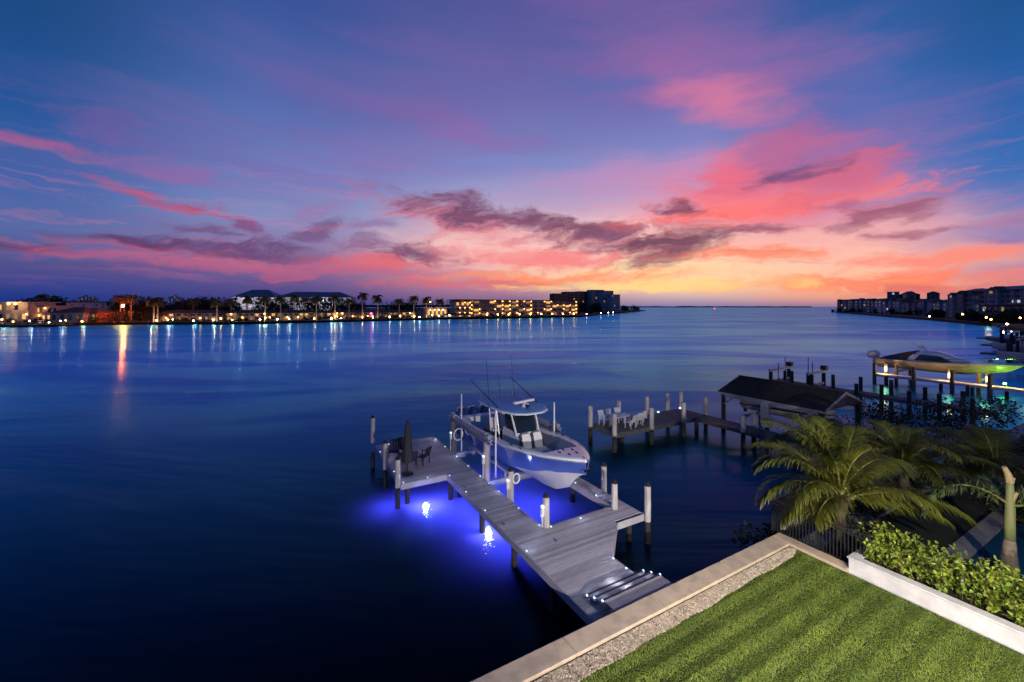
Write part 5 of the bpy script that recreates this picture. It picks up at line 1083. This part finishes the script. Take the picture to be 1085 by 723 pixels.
rb(940, 700, 953, 690, 309.6, 6, 3, 'higher tower on the skyline above the fifth condo', roof='flat', roofover=.4)
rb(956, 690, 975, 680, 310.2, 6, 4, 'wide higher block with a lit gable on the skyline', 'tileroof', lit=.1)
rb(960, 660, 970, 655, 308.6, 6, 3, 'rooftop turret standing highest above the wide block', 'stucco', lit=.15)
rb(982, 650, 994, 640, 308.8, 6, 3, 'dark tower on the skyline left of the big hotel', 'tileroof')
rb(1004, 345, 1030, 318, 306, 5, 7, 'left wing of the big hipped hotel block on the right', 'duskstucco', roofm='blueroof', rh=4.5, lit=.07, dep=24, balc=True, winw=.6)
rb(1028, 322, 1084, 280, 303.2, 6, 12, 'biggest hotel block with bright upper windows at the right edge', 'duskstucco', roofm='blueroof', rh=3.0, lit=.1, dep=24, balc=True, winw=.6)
rb(1040, 262, 1100, 240, 324, 2, 9, 'low dark building with a white-lit doorway below the hotel', lit=.2, roof='flat')
belt('shore_trees', 'dark trees along the right shore below the condos', [(884, 990, 670, 330, 326, 333, 2600, 1.8), (985, 1045, 330, 222, 324, 336, 2400, 1.3), (1045, 1120, 215, 190, 326, 339, 2400, 1.1)])
RL = [(957, 331.5, 430, 'bwarm'), (922, 328.5, 560, 'bwarm'), (904, 329, 640, 'bwhite'), (985, 335.5, 320, 'bwhite'), (991, 334.5, 318, 'bwhite'), (1020, 333, 262, 'bwarm'), (1045, 336.5, 205, 'bwarm'), (1050, 338.5, 190, 'bwarm'), (1067, 343.5, 150, 'bwhite'), (1072, 352, 120, 'bwarm'), (1081, 337, 190, 'bwarm'), (1063, 352, 122, 'bwhite')]
for i, (px, py, d, m) in enumerate(RL):
    z = fz(py, d); t = thing('shore_lamp', '%s %s lamp from the left along the right shore' % (ORD[i], 'white' if m == 'bwhite' else 'warm'), 'lamp', (fx(px, d), d, 0), frame='xy', local=True, group='lamps along the right shore')
    obj('post', MB().tube([(0, 0, -1), (0, 0, z)], .08, 5), M['black'], t); mobj('globe', lmesh(.0011 * d + .1, m), (0, 0, z), t)
    if i in (3, 6, 8, 9): point('shore_light', (fx(px, d), d - 1, z), 250, (1, .75, .5), .2)
# more docks, lifts and boats crowding the right edge
for i, (v0, ua, ub, lb) in enumerate(((92, 3, 19.5, 'dark dock with white handrails behind the cruiser'), (112, 5, 24, 'dark dock beyond the white-railed one'), (136, 9, 29, 'dark dock with a tall end piling near the lamp'), (165, 16, 36, 'farthest dark dock along the right edge'))):
    plain_dock(lb, v0, v0 + 1.6, ua, ub, 1.3, 'olddeck', [(v0 - .2, ua + 2 + q * 3.4) for q in range(int((ub - ua) / 3.4))] + [(v0 + 1.8, ua + 2 + q * 3.4) for q in range(int((ub - ua) / 3.4))], r=.22, ztop=(1.6, 3.4))
    p = W(v0 + 4.5, ub - 9); small_boat(('white boat moored behind the cream cruiser', 'white boat at the second dark dock on the right', 'small white boat near the tall end piling', 'faint white boat at the farthest dark dock')[i], (p.x, p.y, 1.4 if i < 2 else .1), ROT, 1.05)
    for q in (ub - 12, ub - 4):
        l = thing('boat_lift', '%s of the dark boat lift frames at dock number %s behind the cruiser' % ('inner' if q == ub - 12 else 'outer', ('one', 'two', 'three', 'four')[i]), 'boat lift', (v0 + 4.5, q, 0), group='dark lift frames on the right')
        for x in (v0 + 2.6, v0 + 6.6): piling(x, q, 3.4 + i * .3, r=.22, parent=l, cap=False)
        obj('top_beam', MB().bar((v0 + 2.2, q, 3.5 + i * .3), (v0 + 7.0, q, 3.5 + i * .3), .22, .3), M['galv'], l)
rl = MB()
for z in (2.0, 2.35): rl.bar((91.9, 3, z), (91.9, 19.3, z), .07)
for i in range(7): rl.bar((91.9, 3.5 + i * 2.5, 1.3), (91.9, 3.5 + i * 2.5, 2.35), .07)
top('handrail', rl, M['whitepaint'], 'white double handrail on the dark dock behind the cruiser', 'handrail')
